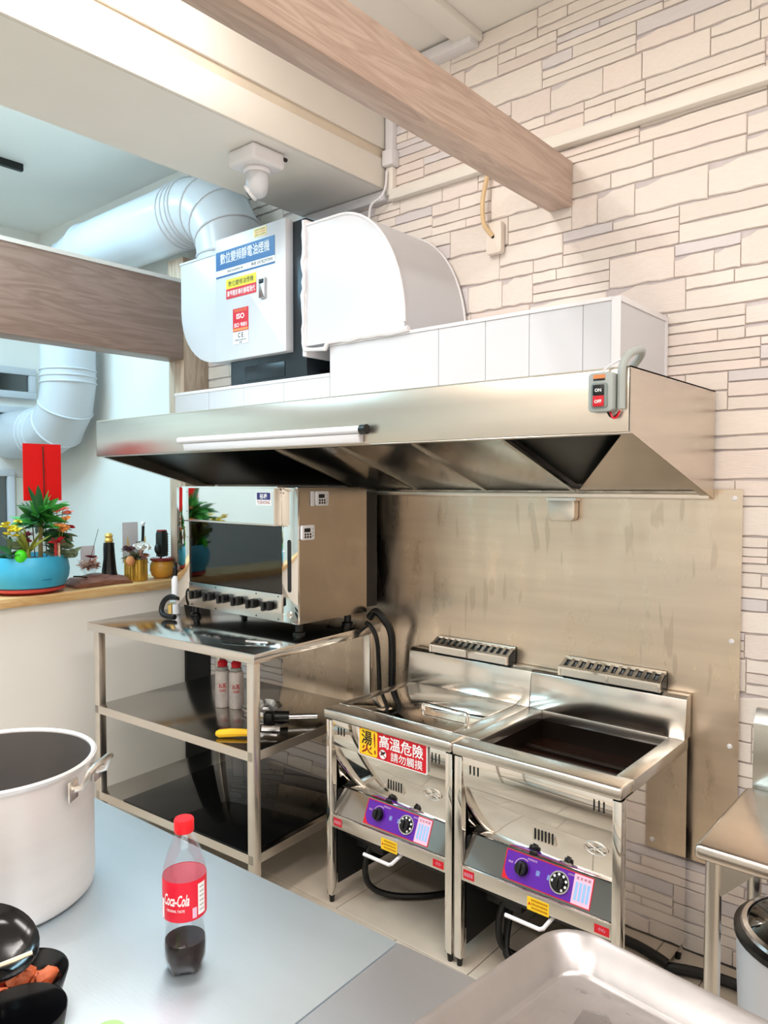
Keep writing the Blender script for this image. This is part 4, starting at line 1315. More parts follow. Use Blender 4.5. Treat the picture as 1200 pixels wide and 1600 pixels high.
tag(crumple((-2.485, 2.13, 0.6115), 0.105, 0.07, 0.05, 3).build('plastic_bag', BAGF, smooth=False), 'crumpled clear plastic bag on the middle shelf', 'bag')
t = thing('kitchen_torch', 'black gas torch with steel nozzle on the middle shelf', 'torch', (-2.34, 2.05, 0.61))
MB().obox((-2.37, 2.02, 0.645), (0.10, 0.05, 0.065), Matrix.Rotation(radians(25), 3, 'Z')).build('torch_body', BLACK, t, bevel=0.012)
MB().obox((-2.355, 1.995, 0.66), (0.035, 0.025, 0.05), Matrix.Rotation(radians(25), 3, 'Z')).build('valve_block', LATCH, t, bevel=0.004)
MB().tube([(-2.345, 2.05, 0.652), (-2.30, 2.10, 0.648)], 0.024, 12).build('burner_head', BLACK, t)
MB().tube([(-2.30, 2.10, 0.648), (-2.225, 2.19, 0.645)], 0.012, 12).build('nozzle', LATCH, t)
MB().tube([(-2.325, 1.975, 0.625), (-2.265, 2.02, 0.625)], 0.012, 10).build('igniter', LATCH, t)
t = thing('yellow_handle_tool', 'tool with bright yellow grip on the middle shelf front', 'tool', (-2.36, 1.85, 0.61))
MB().tube([(-2.405, 1.812, 0.629), (-2.395, 1.815, 0.630), (-2.36, 1.845, 0.633), (-2.325, 1.87, 0.635), (-2.29, 1.895, 0.634)], [0.011, 0.016, 0.017, 0.015, 0.013], 10).build('grip', mat('yellow_grip', s(255, 196, 30), rough=0.4), t)
MB().tube([(-2.29, 1.895, 0.634), (-2.21, 1.955, 0.628)], [0.009, 0.006], 8).build('shank', LATCH, t)

# ================================================================== LEDGE PLANTS
LX, LZ = -3.68, 1.0905
pt = thing('flower_planter', 'turquoise bowl planter full of flowering plants on the ledge', 'planter', (LX, 1.655, LZ))
PC = (LX, 1.655, 0)
MB().lathe([(0.140, LZ + 0.02), (0.168, LZ + 0.035), (0.186, LZ + 0.075), (0.190, LZ + 0.11), (0.184, LZ + 0.15), (0.172, LZ + 0.178), (0.164, LZ + 0.180), (0.162, LZ + 0.155), (0.0, LZ + 0.152)], PC, 40).build('bowl', mat('turquoise_glaze', s(62, 166, 200), rough=0.35, var=0.16, vscale=5), pt)
MB().lathe([(0.128, LZ + 0.001), (0.140, LZ + 0.008), (0.168, LZ + 0.016), (0.168, LZ + 0.028), (0.155, LZ + 0.03), (0.14, LZ + 0.021), (0.0, LZ + 0.019)], PC, 40).build('saucer', mat('red_clay', s(196, 66, 54), rough=0.5, var=0.08), pt)
MB().lathe([(0.161, LZ + 0.157), (0.08, LZ + 0.165), (0.0, LZ + 0.168)], PC, 20).build('soil', mat('dark_soil', s(40, 34, 30), rough=0.95, var=0.4, vscale=60, bump=0.5, bscale=80), pt)
G1 = mat('leaf_green', s(66, 150, 62), rough=0.4, var=0.25, vscale=20)
G2 = mat('leaf_dark_green', s(46, 100, 56), rough=0.4, var=0.2, vscale=20)
G3 = mat('leaf_yellow_green', s(150, 156, 70), rough=0.4, var=0.2, vscale=20)
G4 = mat('leaf_grey_green', s(134, 148, 116), rough=0.5, var=0.15, vscale=20)
BRT = mat('bright_green_toy', s(70, 215, 30), rough=0.4)
PF1 = mat('petal_salmon', s(240, 130, 108), rough=0.6, var=0.1, vscale=30)
PF2 = mat('petal_orange', s(248, 168, 90), rough=0.6, var=0.1, vscale=30)
PF3 = mat('petal_yellow', s(226, 206, 50), rough=0.6, var=0.1, vscale=30)
PF4 = mat('petal_red', s(190, 24, 40), rough=0.6, var=0.1, vscale=30)
PF5 = mat('petal_wine', s(110, 24, 44), rough=0.6, var=0.1, vscale=30)
STK = mat('stick_brown', s(70, 44, 34), rough=0.6)
r_ = random.Random(11)
# tall palm-like plant in the middle
pc = Vector((LX + 0.06, 1.690, LZ + 0.16))
pal = MB().tube([pc, pc + Vector((0, 0.002, 0.10)), pc + Vector((0, 0.004, 0.19))], [0.012, 0.010, 0.012], 8).build('palm_plant', mat('palm_stem', s(150, 132, 84), rough=0.6, var=0.2, vscale=40), pt)
top = pc + Vector((0, 0.004, 0.17))
for k in range(64):
    a = r_.uniform(0, 2 * pi)
    e = r_.uniform(0.1, 1.35)
    d = (cos(a) * cos(e), sin(a) * cos(e), sin(e))
    MB().leaf(top + Vector((0, 0, r_.uniform(-0.02, 0.05))), d, r_.uniform(0.12, 0.175), r_.uniform(0.026, 0.038), r_.uniform(0.3, 0.9)).build('leaf', r_.choice([G1, G1, G2]), pal, recalc=False)
# thick yellow-green succulent
sp = pc + Vector((0.05, -0.085, 0))
su = MB().tube([sp, sp + Vector((0, 0, 0.06))], [0.016, 0.014], 8).build('succulent', G3, pt)
for k in range(16):
    a, e = r_.uniform(0, 2 * pi), r_.uniform(0.7, 1.4)
    MB().leaf(sp + Vector((0, 0, 0.04)), (cos(a) * cos(e), sin(a) * cos(e), sin(e)), r_.uniform(0.10, 0.15), 0.030, 0.25).build('leaf', G3, su, recalc=False)
# kalanchoe with round leaves and flowers on the right
kp = pc + Vector((0.02, 0.085, 0))
ka = MB().tube([kp, kp + Vector((0, 0.01, 0.10)), kp + Vector((0.01, 0.02, 0.17))], 0.006, 6).build('flowering_plant', G2, pt)
for k in range(30):
    a = r_.uniform(0, 2 * pi)
    e = r_.uniform(-0.1, 0.9)
    MB().leaf(kp + Vector((0, 0, r_.uniform(0.0, 0.12))), (cos(a) * cos(e), sin(a) * cos(e), sin(e)), r_.uniform(0.06, 0.09), 0.055, 0.5, 5).build('leaf', r_.choice([G2, G4, G4]), ka, recalc=False)


def blossom(parent, c, r, m, n=6):
    g = MB()
    for k in range(n):
        a = 2 * pi * k / n + r_.uniform(-0.2, 0.2)
        e = r_.uniform(0.1, 0.7)
        g.leaf(c, (cos(a) * cos(e), sin(a) * cos(e), sin(e)), r, r * 0.75, 0.6, 4)
    g.sphere(c, r * 0.3, 8, 5)
    return g.build('blossom', m, parent, recalc=False)


for dx, dy, dz, m_ in ((0.05, 0.06, 0.235, PF1), (0.05, 0.09, 0.245, PF1), (0.05, 0.115, 0.225, PF1), (0.07, 0.085, 0.150, PF2), (0.08, 0.06, 0.165, PF2), (0.08, 0.075, 0.14, PF2), (0.04, 0.125, 0.155, PF4), (0.05, 0.10, 0.195, PF2)):
    c = pc + Vector((dx, dy, dz))
    MB().tube([kp + Vector((0, 0, 0.05)), c], 0.002, 5).build('stalk', G3, ka)
    blossom(ka, c, 0.030, m_)
fp = pc + Vector((0.03, -0.155, 0))
fa = MB().tube([fp, fp + Vector((0, 0, 0.12))], 0.006, 6).build('flowering_plant', G2, pt)
for k in range(14):
    a, e = r_.uniform(0, 2 * pi), r_.uniform(0.0, 0.9)
    MB().leaf(fp + Vector((0, 0, r_.uniform(0.01, 0.1))), (cos(a) * cos(e), sin(a) * cos(e), sin(e)), r_.uniform(0.05, 0.08), 0.035, 0.5, 5).build('leaf', r_.choice([G2, G4]), fa, recalc=False)
for k in range(12):
    c = fp + Vector((r_.uniform(-0.03, 0.03), r_.uniform(-0.03, 0.05), r_.uniform(0.12, 0.19)))
    blossom(fa, c, 0.021, PF3)
for dy, dz in ((0.055, 0.12), (0.075, 0.13), (0.06, 0.10)):
    blossom(fa, fp + Vector((0.03, dy, dz)), 0.028, PF5)
# red bromeliad-like star and twisted sticks
bp_ = pc + Vector((0.085, 0.035, 0))
br = MB().tube([bp_, bp_ + Vector((0, 0, 0.09))], 0.008, 6).build('twisted_stem', mat('red_stem', s(170, 50, 44), rough=0.5, var=0.3, vscale=80), pt)
MB().tube([bp_ + Vector((0, 0.016, 0)), bp_ + Vector((0, 0.016, 0.085))], 0.006, 6).build('pale_stem', mat('pale_stem', s(224, 196, 168), rough=0.5, var=0.3, vscale=80), br)
for k in range(9):
    a, e = 2 * pi * k / 9, r_.uniform(0.0, 0.9)
    MB().leaf(bp_ + Vector((0, 0.01, 0.085)), (cos(a) * cos(e), sin(a) * cos(e), sin(e)), 0.045, 0.020, 0.4, 4).build('leaf', PF4, br, recalc=False)
MB().sphere((LX + 0.13, 1.565, LZ + 0.185), (0.030, 0.028, 0.035), 14, 10).build('green_ornament', BRT, pt)
for k in range(5):
    a, e = r_.uniform(0, 2 * pi), r_.uniform(0.1, 0.8)
    MB().leaf(pc + Vector((0.04, 0.125, 0.01)), (cos(a) * cos(e), sin(a) * cos(e), sin(e)), 0.075, 0.05, 0.3, 5).build('leaf', G4, ka, recalc=False)
MB().sphere((LX + 0.188, 1.66, LZ + 0.075), (0.0025, 0.028, 0.0022), 10, 6).build('glaze_mark', mat('glaze_mark', s(30, 110, 150), rough=0.4), pt)

rcd = thing('red_card', 'red paper card on thin dark sticks in the planter', 'card', (LX + 0.02, 1.73, LZ + 0.16))
cx_, cy_ = LX + 0.02, 1.730
B((cx_ - 0.002, cy_ - 0.098, 1.535), (cx_, cy_ + 0.090, 1.812)).build('card_sheet', REDC, rcd)
MB().tube([(cx_ + 0.005, cy_ + 0.008, LZ + 0.17), (cx_ + 0.004, cy_ + 0.002, 1.55), (cx_ + 0.003, cy_ - 0.002, 1.80)], 0.0028, 6).build('stick', STK, rcd)
MB().tube([(cx_ + 0.004, cy_ - 0.05, LZ + 0.17), (cx_ - 0.004, cy_ - 0.065, 1.60)], 0.0025, 6).build('stick', STK, rcd)

# driftwood with dried flowers and a dark bottle-like figure
dw = thing('driftwood_stand', 'reddish brown wavy driftwood block on the ledge', 'driftwood', (LX, 2.02, LZ))
g = MB()
N_ = 14
for j in range(N_ + 1):
    u = j / N_
    y = 1.855 + 0.310 * u
    hh = 0.018 + 0.034 * (0.4 + 0.6 * sin(2.4 * u + 0.5)) * (1 - 0.1 * sin(9 * u))
    if j in (0, N_):
        hh *= 0.4
    wv = 0.008 * sin(7 * u)
    g.v += [Vector((LX - 0.06 + wv, y, LZ + 0.0005)), Vector((LX + 0.085 + wv, y, LZ + 0.0005)), Vector((LX + 0.095 + wv, y, LZ + hh * 0.5)),
            Vector((LX + 0.055 + wv, y, LZ + hh)), Vector((LX - 0.03 + wv, y, LZ + hh * 1.05)), Vector((LX - 0.07 + wv, y, LZ + hh * 0.6))]
for j in range(N_):
    for k in range(6):
        g.f.append((j * 6 + k, j * 6 + (k + 1) % 6, (j + 1) * 6 + (k + 1) % 6, (j + 1) * 6 + k))
g.f.append(tuple(range(6)))
g.f.append(tuple(range(N_ * 6 + 5, N_ * 6 - 1, -1)))
g.build('wood_block', WOODR, dw)
df = thing('dried_flower_bowl', 'small glass bowl of dried pink flowers on the driftwood', 'flowers', (LX + 0.01, 1.965, LZ + 0.05))
MB().lathe([(0.016, LZ + 0.052), (0.03, LZ + 0.065), (0.046, LZ + 0.095), (0.050, LZ + 0.118), (0.047, LZ + 0.118), (0.043, LZ + 0.095), (0.0, LZ + 0.07)], (LX + 0.01, 1.965, 0), 20).build('glass_bowl', CLEAR, df)
DRY = [mat('dried_pink', s(206, 160, 150), rough=0.8, var=0.1, vscale=40), mat('dried_beige', s(222, 202, 186), rough=0.8, var=0.1, vscale=40), mat('dried_rust', s(186, 122, 98), rough=0.8, var=0.1, vscale=40)]
for k in range(90):
    a, e = r_.uniform(0, 2 * pi), r_.uniform(-0.1, 1.0)
    MB().leaf((LX + 0.01, 1.965, LZ + 0.10), (cos(a) * cos(e), sin(a) * cos(e), sin(e)), r_.uniform(0.035, 0.07), r_.uniform(0.012, 0.022), r_.uniform(0, 0.7), 3).build('petal', r_.choice(DRY), df, recalc=False)
blossom(df, Vector((LX + 0.05, 1.945, LZ + 0.155)), 0.022, PF5)
blossom(df, Vector((LX + 0.055, 1.965, LZ + 0.150)), 0.020, PF5)
MB().tube([(LX, 1.975, LZ + 0.12), (LX + 0.005, 1.995, LZ + 0.20), (LX + 0.005, 2.022, LZ + 0.29)], 0.0014, 5).build('thin_twig', STK, df)
B((LX - 0.06, 1.955, LZ + 0.10), (LX - 0.058, 2.035, LZ + 0.20)).build('pale_card', mat('pale_card', s(228, 226, 232), rough=0.6), df)
tag(MB().tube([(LX + 0.10, 1.835, LZ + 0.066), (LX + 0.09, 1.87, LZ + 0.062), (LX + 0.07, 1.92, LZ + 0.05)], 0.004, 6).build('black_twig', BLACK), 'short black twig sticking out from the driftwood', 'twig')
fg = thing('black_figurine', 'tall black tapered figurine with golden top on the driftwood', 'figurine', (LX + 0.01, 2.078, LZ + 0.03))
MB().lathe([(0.040, LZ + 0.045), (0.037, LZ + 0.07), (0.030, LZ + 0.13), (0.028, LZ + 0.19), (0.027, LZ + 0.215), (0.0, LZ + 0.217)], (LX + 0.01, 2.078, 0), 18, wob=lambda a, z: 1 + 0.04 * sin(3 * a + z * 60)).build('figure_body', BLACK, fg)
GOLD = mat('gold_paint', s(228, 186, 92), rough=0.35, metal=0.3, var=0.1)
MB().lathe([(0.019, LZ + 0.217), (0.023, LZ + 0.228), (0.017, LZ + 0.240), (0.022, LZ + 0.252), (0.014, LZ + 0.264), (0.0, LZ + 0.268)], (LX + 0.01, 2.078, 0), 16).build('gold_top', GOLD, fg)

gp = thing('gold_flower_pot', 'ribbed gold pot with dried bouquet and pale card', 'flower pot', (LX + 0.01, 2.235, LZ))
MB().lathe([(0.058, LZ + 0.001), (0.060, LZ + 0.01), (0.060, LZ + 0.115), (0.056, LZ + 0.115), (0.055, LZ + 0.08), (0.0, LZ + 0.078)], (LX + 0.01, 2.235, 0), 72, wob=lambda a, z: 1 + 0.03 * sin(24 * a)).build('pot', mat('gold_foil', s(206, 166, 74), rough=0.3, metal=0.7, var=0.12, vscale=30), gp)
for k in range(80):
    a, e = r_.uniform(0, 2 * pi), r_.uniform(-0.1, 0.9)
    MB().leaf((LX + 0.015, 2.235, LZ + 0.125), (cos(a) * cos(e), sin(a) * cos(e), sin(e)), r_.uniform(0.04, 0.085), r_.uniform(0.014, 0.028), r_.uniform(0, 0.8), 3).build('petal', r_.choice(DRY + [G4, G4, mat('dried_olive', s(150, 142, 112), rough=0.8)]), gp, recalc=False)
for k in range(3):
    c = Vector((LX + 0.06, 2.245, LZ + 0.185))
    blossom(gp, c + Vector((0, 0, 0.006 * k)), 0.058 - 0.013 * k, mat('petal_white', s(246, 244, 238), rough=0.6), 9)
    blossom(gp, Vector((LX + 0.05, 2.165, LZ + 0.175 + 0.006 * k)), 0.042 - 0.010 * k, mat('petal_mauve', s(120, 90, 100), rough=0.6, var=0.2), 7)
MB().sphere((LX + 0.07, 2.165, LZ + 0.115), (0.02, 0.025, 0.028), 12, 8).build('dried_fruit', mat('dried_fruit', s(216, 150, 100), rough=0.7, var=0.15), gp)
for y in (2.19, 2.29):
    MB().tube([(LX + 0.01, 2.235 + (y - 2.235) * 0.5, LZ + 0.12), (LX + 0.01, y, LZ + 0.19), (LX + 0.01, y + (0.004 if y > 2.23 else -0.004), LZ + 0.24)], [0.002, 0.006, 0.002], 6).build('wheat_ear', GOLD, gp)
B((LX - 0.05, 2.19, LZ + 0.10), (LX - 0.048, 2.285, LZ + 0.315)).build('pale_card', MATS['pale_card'], gp)
MB().tube([(LX + 0.0, 2.275, LZ + 0.13), (LX + 0.0, 2.285, LZ + 0.22), (LX + 0.0, 2.288, LZ + 0.295)], 0.008, 8).build('black_stem', BLACK, gp)
MB().tube([(LX + 0.0, 2.245, LZ + 0.202), (LX + 0.0, 2.285, LZ + 0.206)], 0.007, 6).build('black_branch', BLACK, gp)
MB().sphere((LX, 2.288, LZ + 0.308), 0.012, 10, 8).build('white_bead', WINK, gp)

cp_ = thing('cactus_pot', 'round amber pot with red rim holding a dark cactus', 'cactus', (LX + 0.02, 2.395, LZ))
CP = (LX + 0.02, 2.392, 0)
MB().lathe([(0.040, LZ + 0.001), (0.058, LZ + 0.016), (0.068, LZ + 0.045), (0.066, LZ + 0.075), (0.056, LZ + 0.095), (0.0, LZ + 0.096)], CP, 28).build('pot', mat('amber_glaze', s(206, 150, 60), rough=0.2, var=0.2, vscale=12), cp_)
MB().lathe([(0.056, LZ + 0.0965), (0.066, LZ + 0.100), (0.066, LZ + 0.110), (0.058, LZ + 0.114), (0.0, LZ + 0.108)], CP, 28).build('pot_rim', mat('wine_glaze', s(130, 40, 40), rough=0.25, var=0.1), cp_)
for k in range(22):
    a = r_.uniform(0, 2 * pi)
    q = r_.uniform(0.01, 0.045)
    MB().sphere((CP[0] + q * cos(a), CP[1] + q * sin(a), LZ + 0.115), r_.uniform(0.005, 0.009), 6, 4).build('pebble', WINK, cp_)
CAC = mat('cactus_dark', s(26, 34, 30), rough=0.5, var=0.2, vscale=30)
cs = MB().lathe([(0.028, LZ + 0.112), (0.031, LZ + 0.16), (0.030, LZ + 0.245), (0.026, LZ + 0.262)], CP, 32, wob=lambda a, z: 1 + 0.07 * sin(8 * a)).build('cactus_stem', CAC, cp_)
MB().lathe([(0.0265, LZ + 0.262), (0.0265, LZ + 0.268), (0.0, LZ + 0.269)], CP, 20).build('red_cut_top', MAROON, cp_)
MB().sphere((CP[0] + 0.012, CP[1] - 0.035, LZ + 0.165), (0.018, 0.018, 0.030), 12, 8).build('side_shoot', CAC, cp_)
for k in range(9):
    MB().cyl((CP[0] + 0.012, CP[1] + 0.028, LZ + 0.13 + 0.014 * k), (CP[0] + 0.014, CP[1] + 0.035, LZ + 0.132 + 0.014 * k), 0.004, 0.001, 6).build('spine', CAC, cs)

# ================================================================== FOREGROUND COUNTER
RC = radians(1.9)
CO = (-0.7575, 0.930, 0)
CT = 0.87


def counter(x0, x1, label, m):
    t = thing('prep_counter', label, 'counter', CO, RC)
    B((x0, -0.76, CT - 0.04), (x1, 0, CT)).build('counter_top', m, t, local=True, bevel=0.003)
    B((x0 + 0.05, -0.70, 0.25), (x1 - 0.05, -0.06, 0.28)).build('under_shelf', SHELF, t, local=True, bevel=0.003)
    for x in (x0 + 0.06, x1 - 0.06):
        for y in (-0.06, -0.70):
            MB().cyl((x, y, 0.0), (x, y, CT - 0.0405), 0.019, n=14).build('leg', STEEL, t, local=True)
    return t


counter(-1.55, -0.0008, 'stainless prep counter in the foreground carrying the cola bottle', COUNTER)
counter(0.0008, 1.3, 'right stainless prep counter carrying the wet tray', COUNTER2)

# tray
RT = radians(-7)
TO = (-0.540, 1.082, CT)
ty_ = thing('sheet_tray', 'deep wet aluminium tray at the bottom right of the counter', 'tray', TO, RT)
TW, TL = 0.62, 0.50


def tray_ring(x0, x1, y0, y1, r, z):
    return [Vector((u, v, z)) for u, v in rrect(x0, x1, y0, y1, r, 8)]


rings = [tray_ring(0, TW, -TL, 0, 0.065, 0.044), tray_ring(-0.003, TW + 0.003, -TL - 0.003, 0.003, 0.068, 0.048), tray_ring(0.002, TW - 0.002, -TL + 0.002, -0.002, 0.064, 0.053),
         tray_ring(0.010, TW - 0.010, -TL + 0.010, -0.010, 0.058, 0.050), tray_ring(0.030, TW - 0.030, -TL + 0.030, -0.030, 0.045, 0.010), tray_ring(0.036, TW - 0.036, -TL + 0.036, -0.036, 0.040, 0.004)]
inner_n = len(rings)
rings += [tray_ring(0.034, TW - 0.034, -TL + 0.034, -0.034, 0.038, 0.001)]
g = MB()
k = len(rings[0])
for rg in rings[:6]:
    g.v += rg
for i in range(5):
    for j in range(k):
        g.f.append((i * k + j, i * k + (j + 1) % k, (i + 1) * k + (j + 1) % k, (i + 1) * k + j))
g.f.append(tuple(range(5 * k, 6 * k)))
o = g.build('tray_body', ALU, ty_, local=True, recalc=False, angle=0.9)
md = o.modifiers.new('thickness', 'SOLIDIFY')
md.thickness = 0.0025
md.offset = 0
WAT = film('water_film', (1, 1, 1), 0.97, 0.02, 0.10)
wd = MB()
rw = random.Random(3)
for i in range(70):
    u, v = rw.uniform(0.06, TW - 0.2), -rw.uniform(0.05, TL - 0.12)
    r0 = rw.choice([0.002, 0.003, 0.004, 0.006])
    wd.sphere((u, v, 0.0042), (r0 * rw.uniform(0.8, 2.2), r0, 0.0016), 8, 4)
o = wd.build('water_drops', WAT, ty_, local=True)
o['kind'] = 'stuff'
pts = [(0.10, -0.10), (0.13, -0.085), (0.155, -0.105), (0.165, -0.13), (0.19, -0.12), (0.2, -0.15), (0.18, -0.18), (0.21, -0.21), (0.235, -0.2), (0.25, -0.24), (0.22, -0.28), (0.16, -0.27), (0.12, -0.22), (0.11, -0.16)]
MB().add([(x, y, 0.0062) for x, y in pts] + [(x, y, 0.0045) for x, y in pts], [tuple(range(len(pts)))] + [(i, (i + 1) % len(pts), len(pts) + (i + 1) % len(pts), len(pts) + i) for i in range(len(pts))]).build('water_puddle', WAT, ty_, local=True)

# stock pot
PX, PYY, PR, PH = -1.406, 0.567, 0.167, 0.252
sp_ = thing('stock_pot', 'tall matt aluminium stock pot at the left edge of the counter', 'pot', (PX, PYY, CT))
MB().lathe([(0.0, CT + 0.001), (PR - 0.012, CT + 0.001), (PR - 0.002, CT + 0.010), (PR, CT + 0.03), (PR, CT + PH - 0.012), (PR + 0.005, CT + PH - 0.009), (PR + 0.006, CT + PH - 0.003), (PR + 0.002, CT + PH), (PR - 0.004, CT + PH - 0.003),
            (PR - 0.0045, CT + PH - 0.006)], (PX, PYY, 0), 72, caps=False).build('pot_body', POT, sp_, angle=0.9)
MB().lathe([(PR - 0.0048, CT + PH - 0.006), (PR - 0.005, CT + 0.03), (PR - 0.015, CT + 0.008), (0.0, CT + 0.006)], (PX, PYY, 0), 72, caps=False).build('inner_wall', mat('oxidised_aluminium', s(120, 116, 114), rough=0.5, metal=0.5, var=0.08), sp_, angle=0.9)
for ang in (radians(36), radians(216)):
    dirv = Vector((cos(ang), sin(ang), 0))
    tan = Vector((-sin(ang), cos(ang), 0))
    c = Vector((PX, PYY, CT + PH - 0.035)) + dirv * PR
    h = MB().tube([c + tan * 0.045 + dirv * 0.002, c + tan * 0.045 + dirv * 0.02 + Vector((0, 0, 0.006)), c + tan * 0.042 + dirv * 0.03 + Vector((0, 0, 0.03)), c + tan * 0.025 + dirv * 0.032 + Vector((0, 0, 0.034)),
                   c - tan * 0.025 + dirv * 0.032 + Vector((0, 0, 0.034)), c - tan * 0.042 + dirv * 0.03 + Vector((0, 0, 0.03)), c - tan * 0.045 + dirv * 0.02 + Vector((0, 0, 0.006)), c - tan * 0.045 + dirv * 0.002], 0.006, 8).build('handle', STEEL, sp_)
    for sg in (-1, 1):
        MB().obox(c + tan * 0.045 * sg + dirv * 0.002, (0.004, 0.03, 0.035), Matrix.Rotation(ang, 3, 'Z')).build('handle_bracket', STEEL, h, bevel=0.001)

# cola bottle
bx, by = -0.971, 0.668
bo_ = thing('cola_bottle', 'nearly empty plastic cola bottle with red cap on the counter', 'bottle', (bx, by, CT))


def petal(a, z):
    zz = z - CT
    f = max(0.0, 1 - zz / 0.035)
    return 1 - 0.22 * f * f * (0.5 - 0.5 * cos(5 * a))


prof = [(0.016, 0.004), (0.0265, 0.0), (0.0315, 0.008), (0.0325, 0.022), (0.0325, 0.040), (0.030, 0.056), (0.0285, 0.070), (0.030, 0.082), (0.0325, 0.088), (0.0325, 0.150), (0.031, 0.162), (0.027, 0.178), (0.021, 0.194), (0.0155, 0.207), (0.0135, 0.213), (0.0130, 0.222)]
MB().lathe([(r0, CT + z + 0.0005) for r0, z in prof], (bx, by, 0), 40, wob=petal).build('bottle_body', CLEAR, bo_, angle=1.2)
liq = [(0.0, 0.006), (0.015, 0.0055), (0.0250, 0.0022), (0.0300, 0.010), (0.0308, 0.022), (0.0308, 0.040), (0.0302, 0.0465), (0.0, 0.0465)]
MB().lathe([(r0, CT + z + 0.0005) for r0, z in liq], (bx, by, 0), 40, wob=petal).build('cola_remains', COLA, bo_, angle=1.2)
cap = MB().lathe([(0.0145, CT + 0.214), (0.0152, CT + 0.216), (0.0152, CT + 0.232), (0.0138, CT + 0.2345), (0.0, CT + 0.2348)], (bx, by, 0), 40, wob=lambda a, z: 1 + 0.012 * sin(20 * a)).build('cap', mat('red_cap', s(236, 20, 34), rough=0.35, var=0.02), bo_)
LBL = mat('red_label', s(226, 24, 52), rough=0.35, var=0.03)
lab = MB().lathe([(0.0331, CT + 0.088), (0.0334, CT + 0.090), (0.0334, CT + 0.147), (0.0331, CT + 0.149)], (bx, by, 0), 48)
lab.f = lab.f[:-2]
lbk = MB().lathe([(0.0328, CT + 0.089), (0.0328, CT + 0.148)], (bx, by, 0), 48, caps=False)
lab = lab.build('label', LBL, bo_)
lbk.build('label_inside', mat('label_back_pink', s(244, 140, 158), rough=0.5), lab)
va = atan2(-by, -bx)


def lab_text(body, off, z, wd, ht, m, **k):
    text(body, (bx, by, CT + z), wd, ht, m, lab, bend=((bx, by), 0.0338, va + off), **k)


lab_text('Coca-Cola', -0.42, 0.122, 0.042, 0.018, WINK, bold=0.02, shear=0.35)
lab_text('ORIGINAL TASTE', -0.45, 0.106, 0.030, 0.004, WINK, bold=0.01)


def lab_patch(a0, a1, z0, z1, m, name, r=0.0337):
    n = 6
    vs = []
    for i in range(n + 1):
        a = va + a0 + (a1 - a0) * i / n
        vs += [(bx + r * cos(a), by + r * sin(a), CT + z0), (bx + r * cos(a), by + r * sin(a), CT + z1)]
    return MB().add(vs, [(2 * i, 2 * i + 2, 2 * i + 3, 2 * i + 1) for i in range(n)]).build(name, m, lab, recalc=False)


wp = lab_patch(0.62, 1.05, 0.094, 0.142, WINK, 'info_panel')
for i in range(6):
    lab_patch(0.70, 0.98, 0.100 + 0.007 * i, 0.102 + 0.007 * i, GREY_P, 'info_line', 0.0339)
lab_patch(0.34, 0.55, 0.092, 0.108, PINK, 'recycle_mark', 0.0337)
lab_patch(-1.3, -1.1, 0.090, 0.120, WINK, 'side_panel', 0.0337)

# dirty bowls and board
tag(B((-1.22, 0.25, CT + 0.0005), (-0.995, 0.395, CT + 0.012)).build('white_board', mat('white_board', s(238, 234, 230), rough=0.5), bevel=0.003), 'white board under the black bowls at bottom left', 'board').rotation_euler = (0, 0, 0)


def bowl(c, r0, h, label, rot=None, prof=None):
    t = thing('black_bowl', label, 'bowl', c)
    pr = prof or [(0.0, 0.001), (r0 * 0.5, 0.001), (r0 * 0.62, 0.006), (r0 * 0.88, h * 0.55), (r0, h), (r0 * 0.985, h + 0.002), (r0 * 0.955, h), (r0 * 0.84, h * 0.57), (r0 * 0.55, 0.012), (0.0, 0.010)]
    MB().lathe(pr, c, 40, rot=rot).build('bowl_body', mat('black_melamine', s(14, 15, 18), rough=0.15, var=0.2), t, angle=0.8)
    return t


RES = mat('residue', s(226, 214, 190), rough=0.5)
C1 = Vector((-0.945, 0.405, CT + 0.0005))
b1 = bowl(C1, 0.056, 0.083, 'deep black cup bowl with milky residue at the bottom left corner',
          prof=[(0.0, 0.001), (0.036, 0.001), (0.040, 0.004), (0.050, 0.045), (0.056, 0.083), (0.055, 0.085), (0.0535, 0.083), (0.047, 0.045), (0.038, 0.012), (0.0, 0.010)])
MB().sphere(C1 + Vector((0.035, 0.030, 0.055)), (0.003, 0.004, 0.009), 8, 6).build('residue', RES, b1)
MB().sphere(C1 + Vector((-0.006, 0.006, 0.012)), (0.014, 0.008, 0.003), 8, 6).build('residue', RES, b1)
C2 = Vector((-1.060, 0.460, CT + 0.0005))
b2 = bowl(C2, 0.060, 0.054, 'low black bowl holding orange food scraps')
FOOD = [mat('food_orange', s(216, 112, 70), rough=0.5, var=0.2, vscale=60, bump=0.3, bscale=80), mat('food_red', s(150, 44, 30), rough=0.4, var=0.2, vscale=60, bump=0.3, bscale=80)]
rf = random.Random(9)
scrap_words = ['nearest the camera', 'at the right rim', 'at the back rim', 'at the left', 'in the middle', 'against the far wall', 'half under the upper bowl', 'on top of the pile']
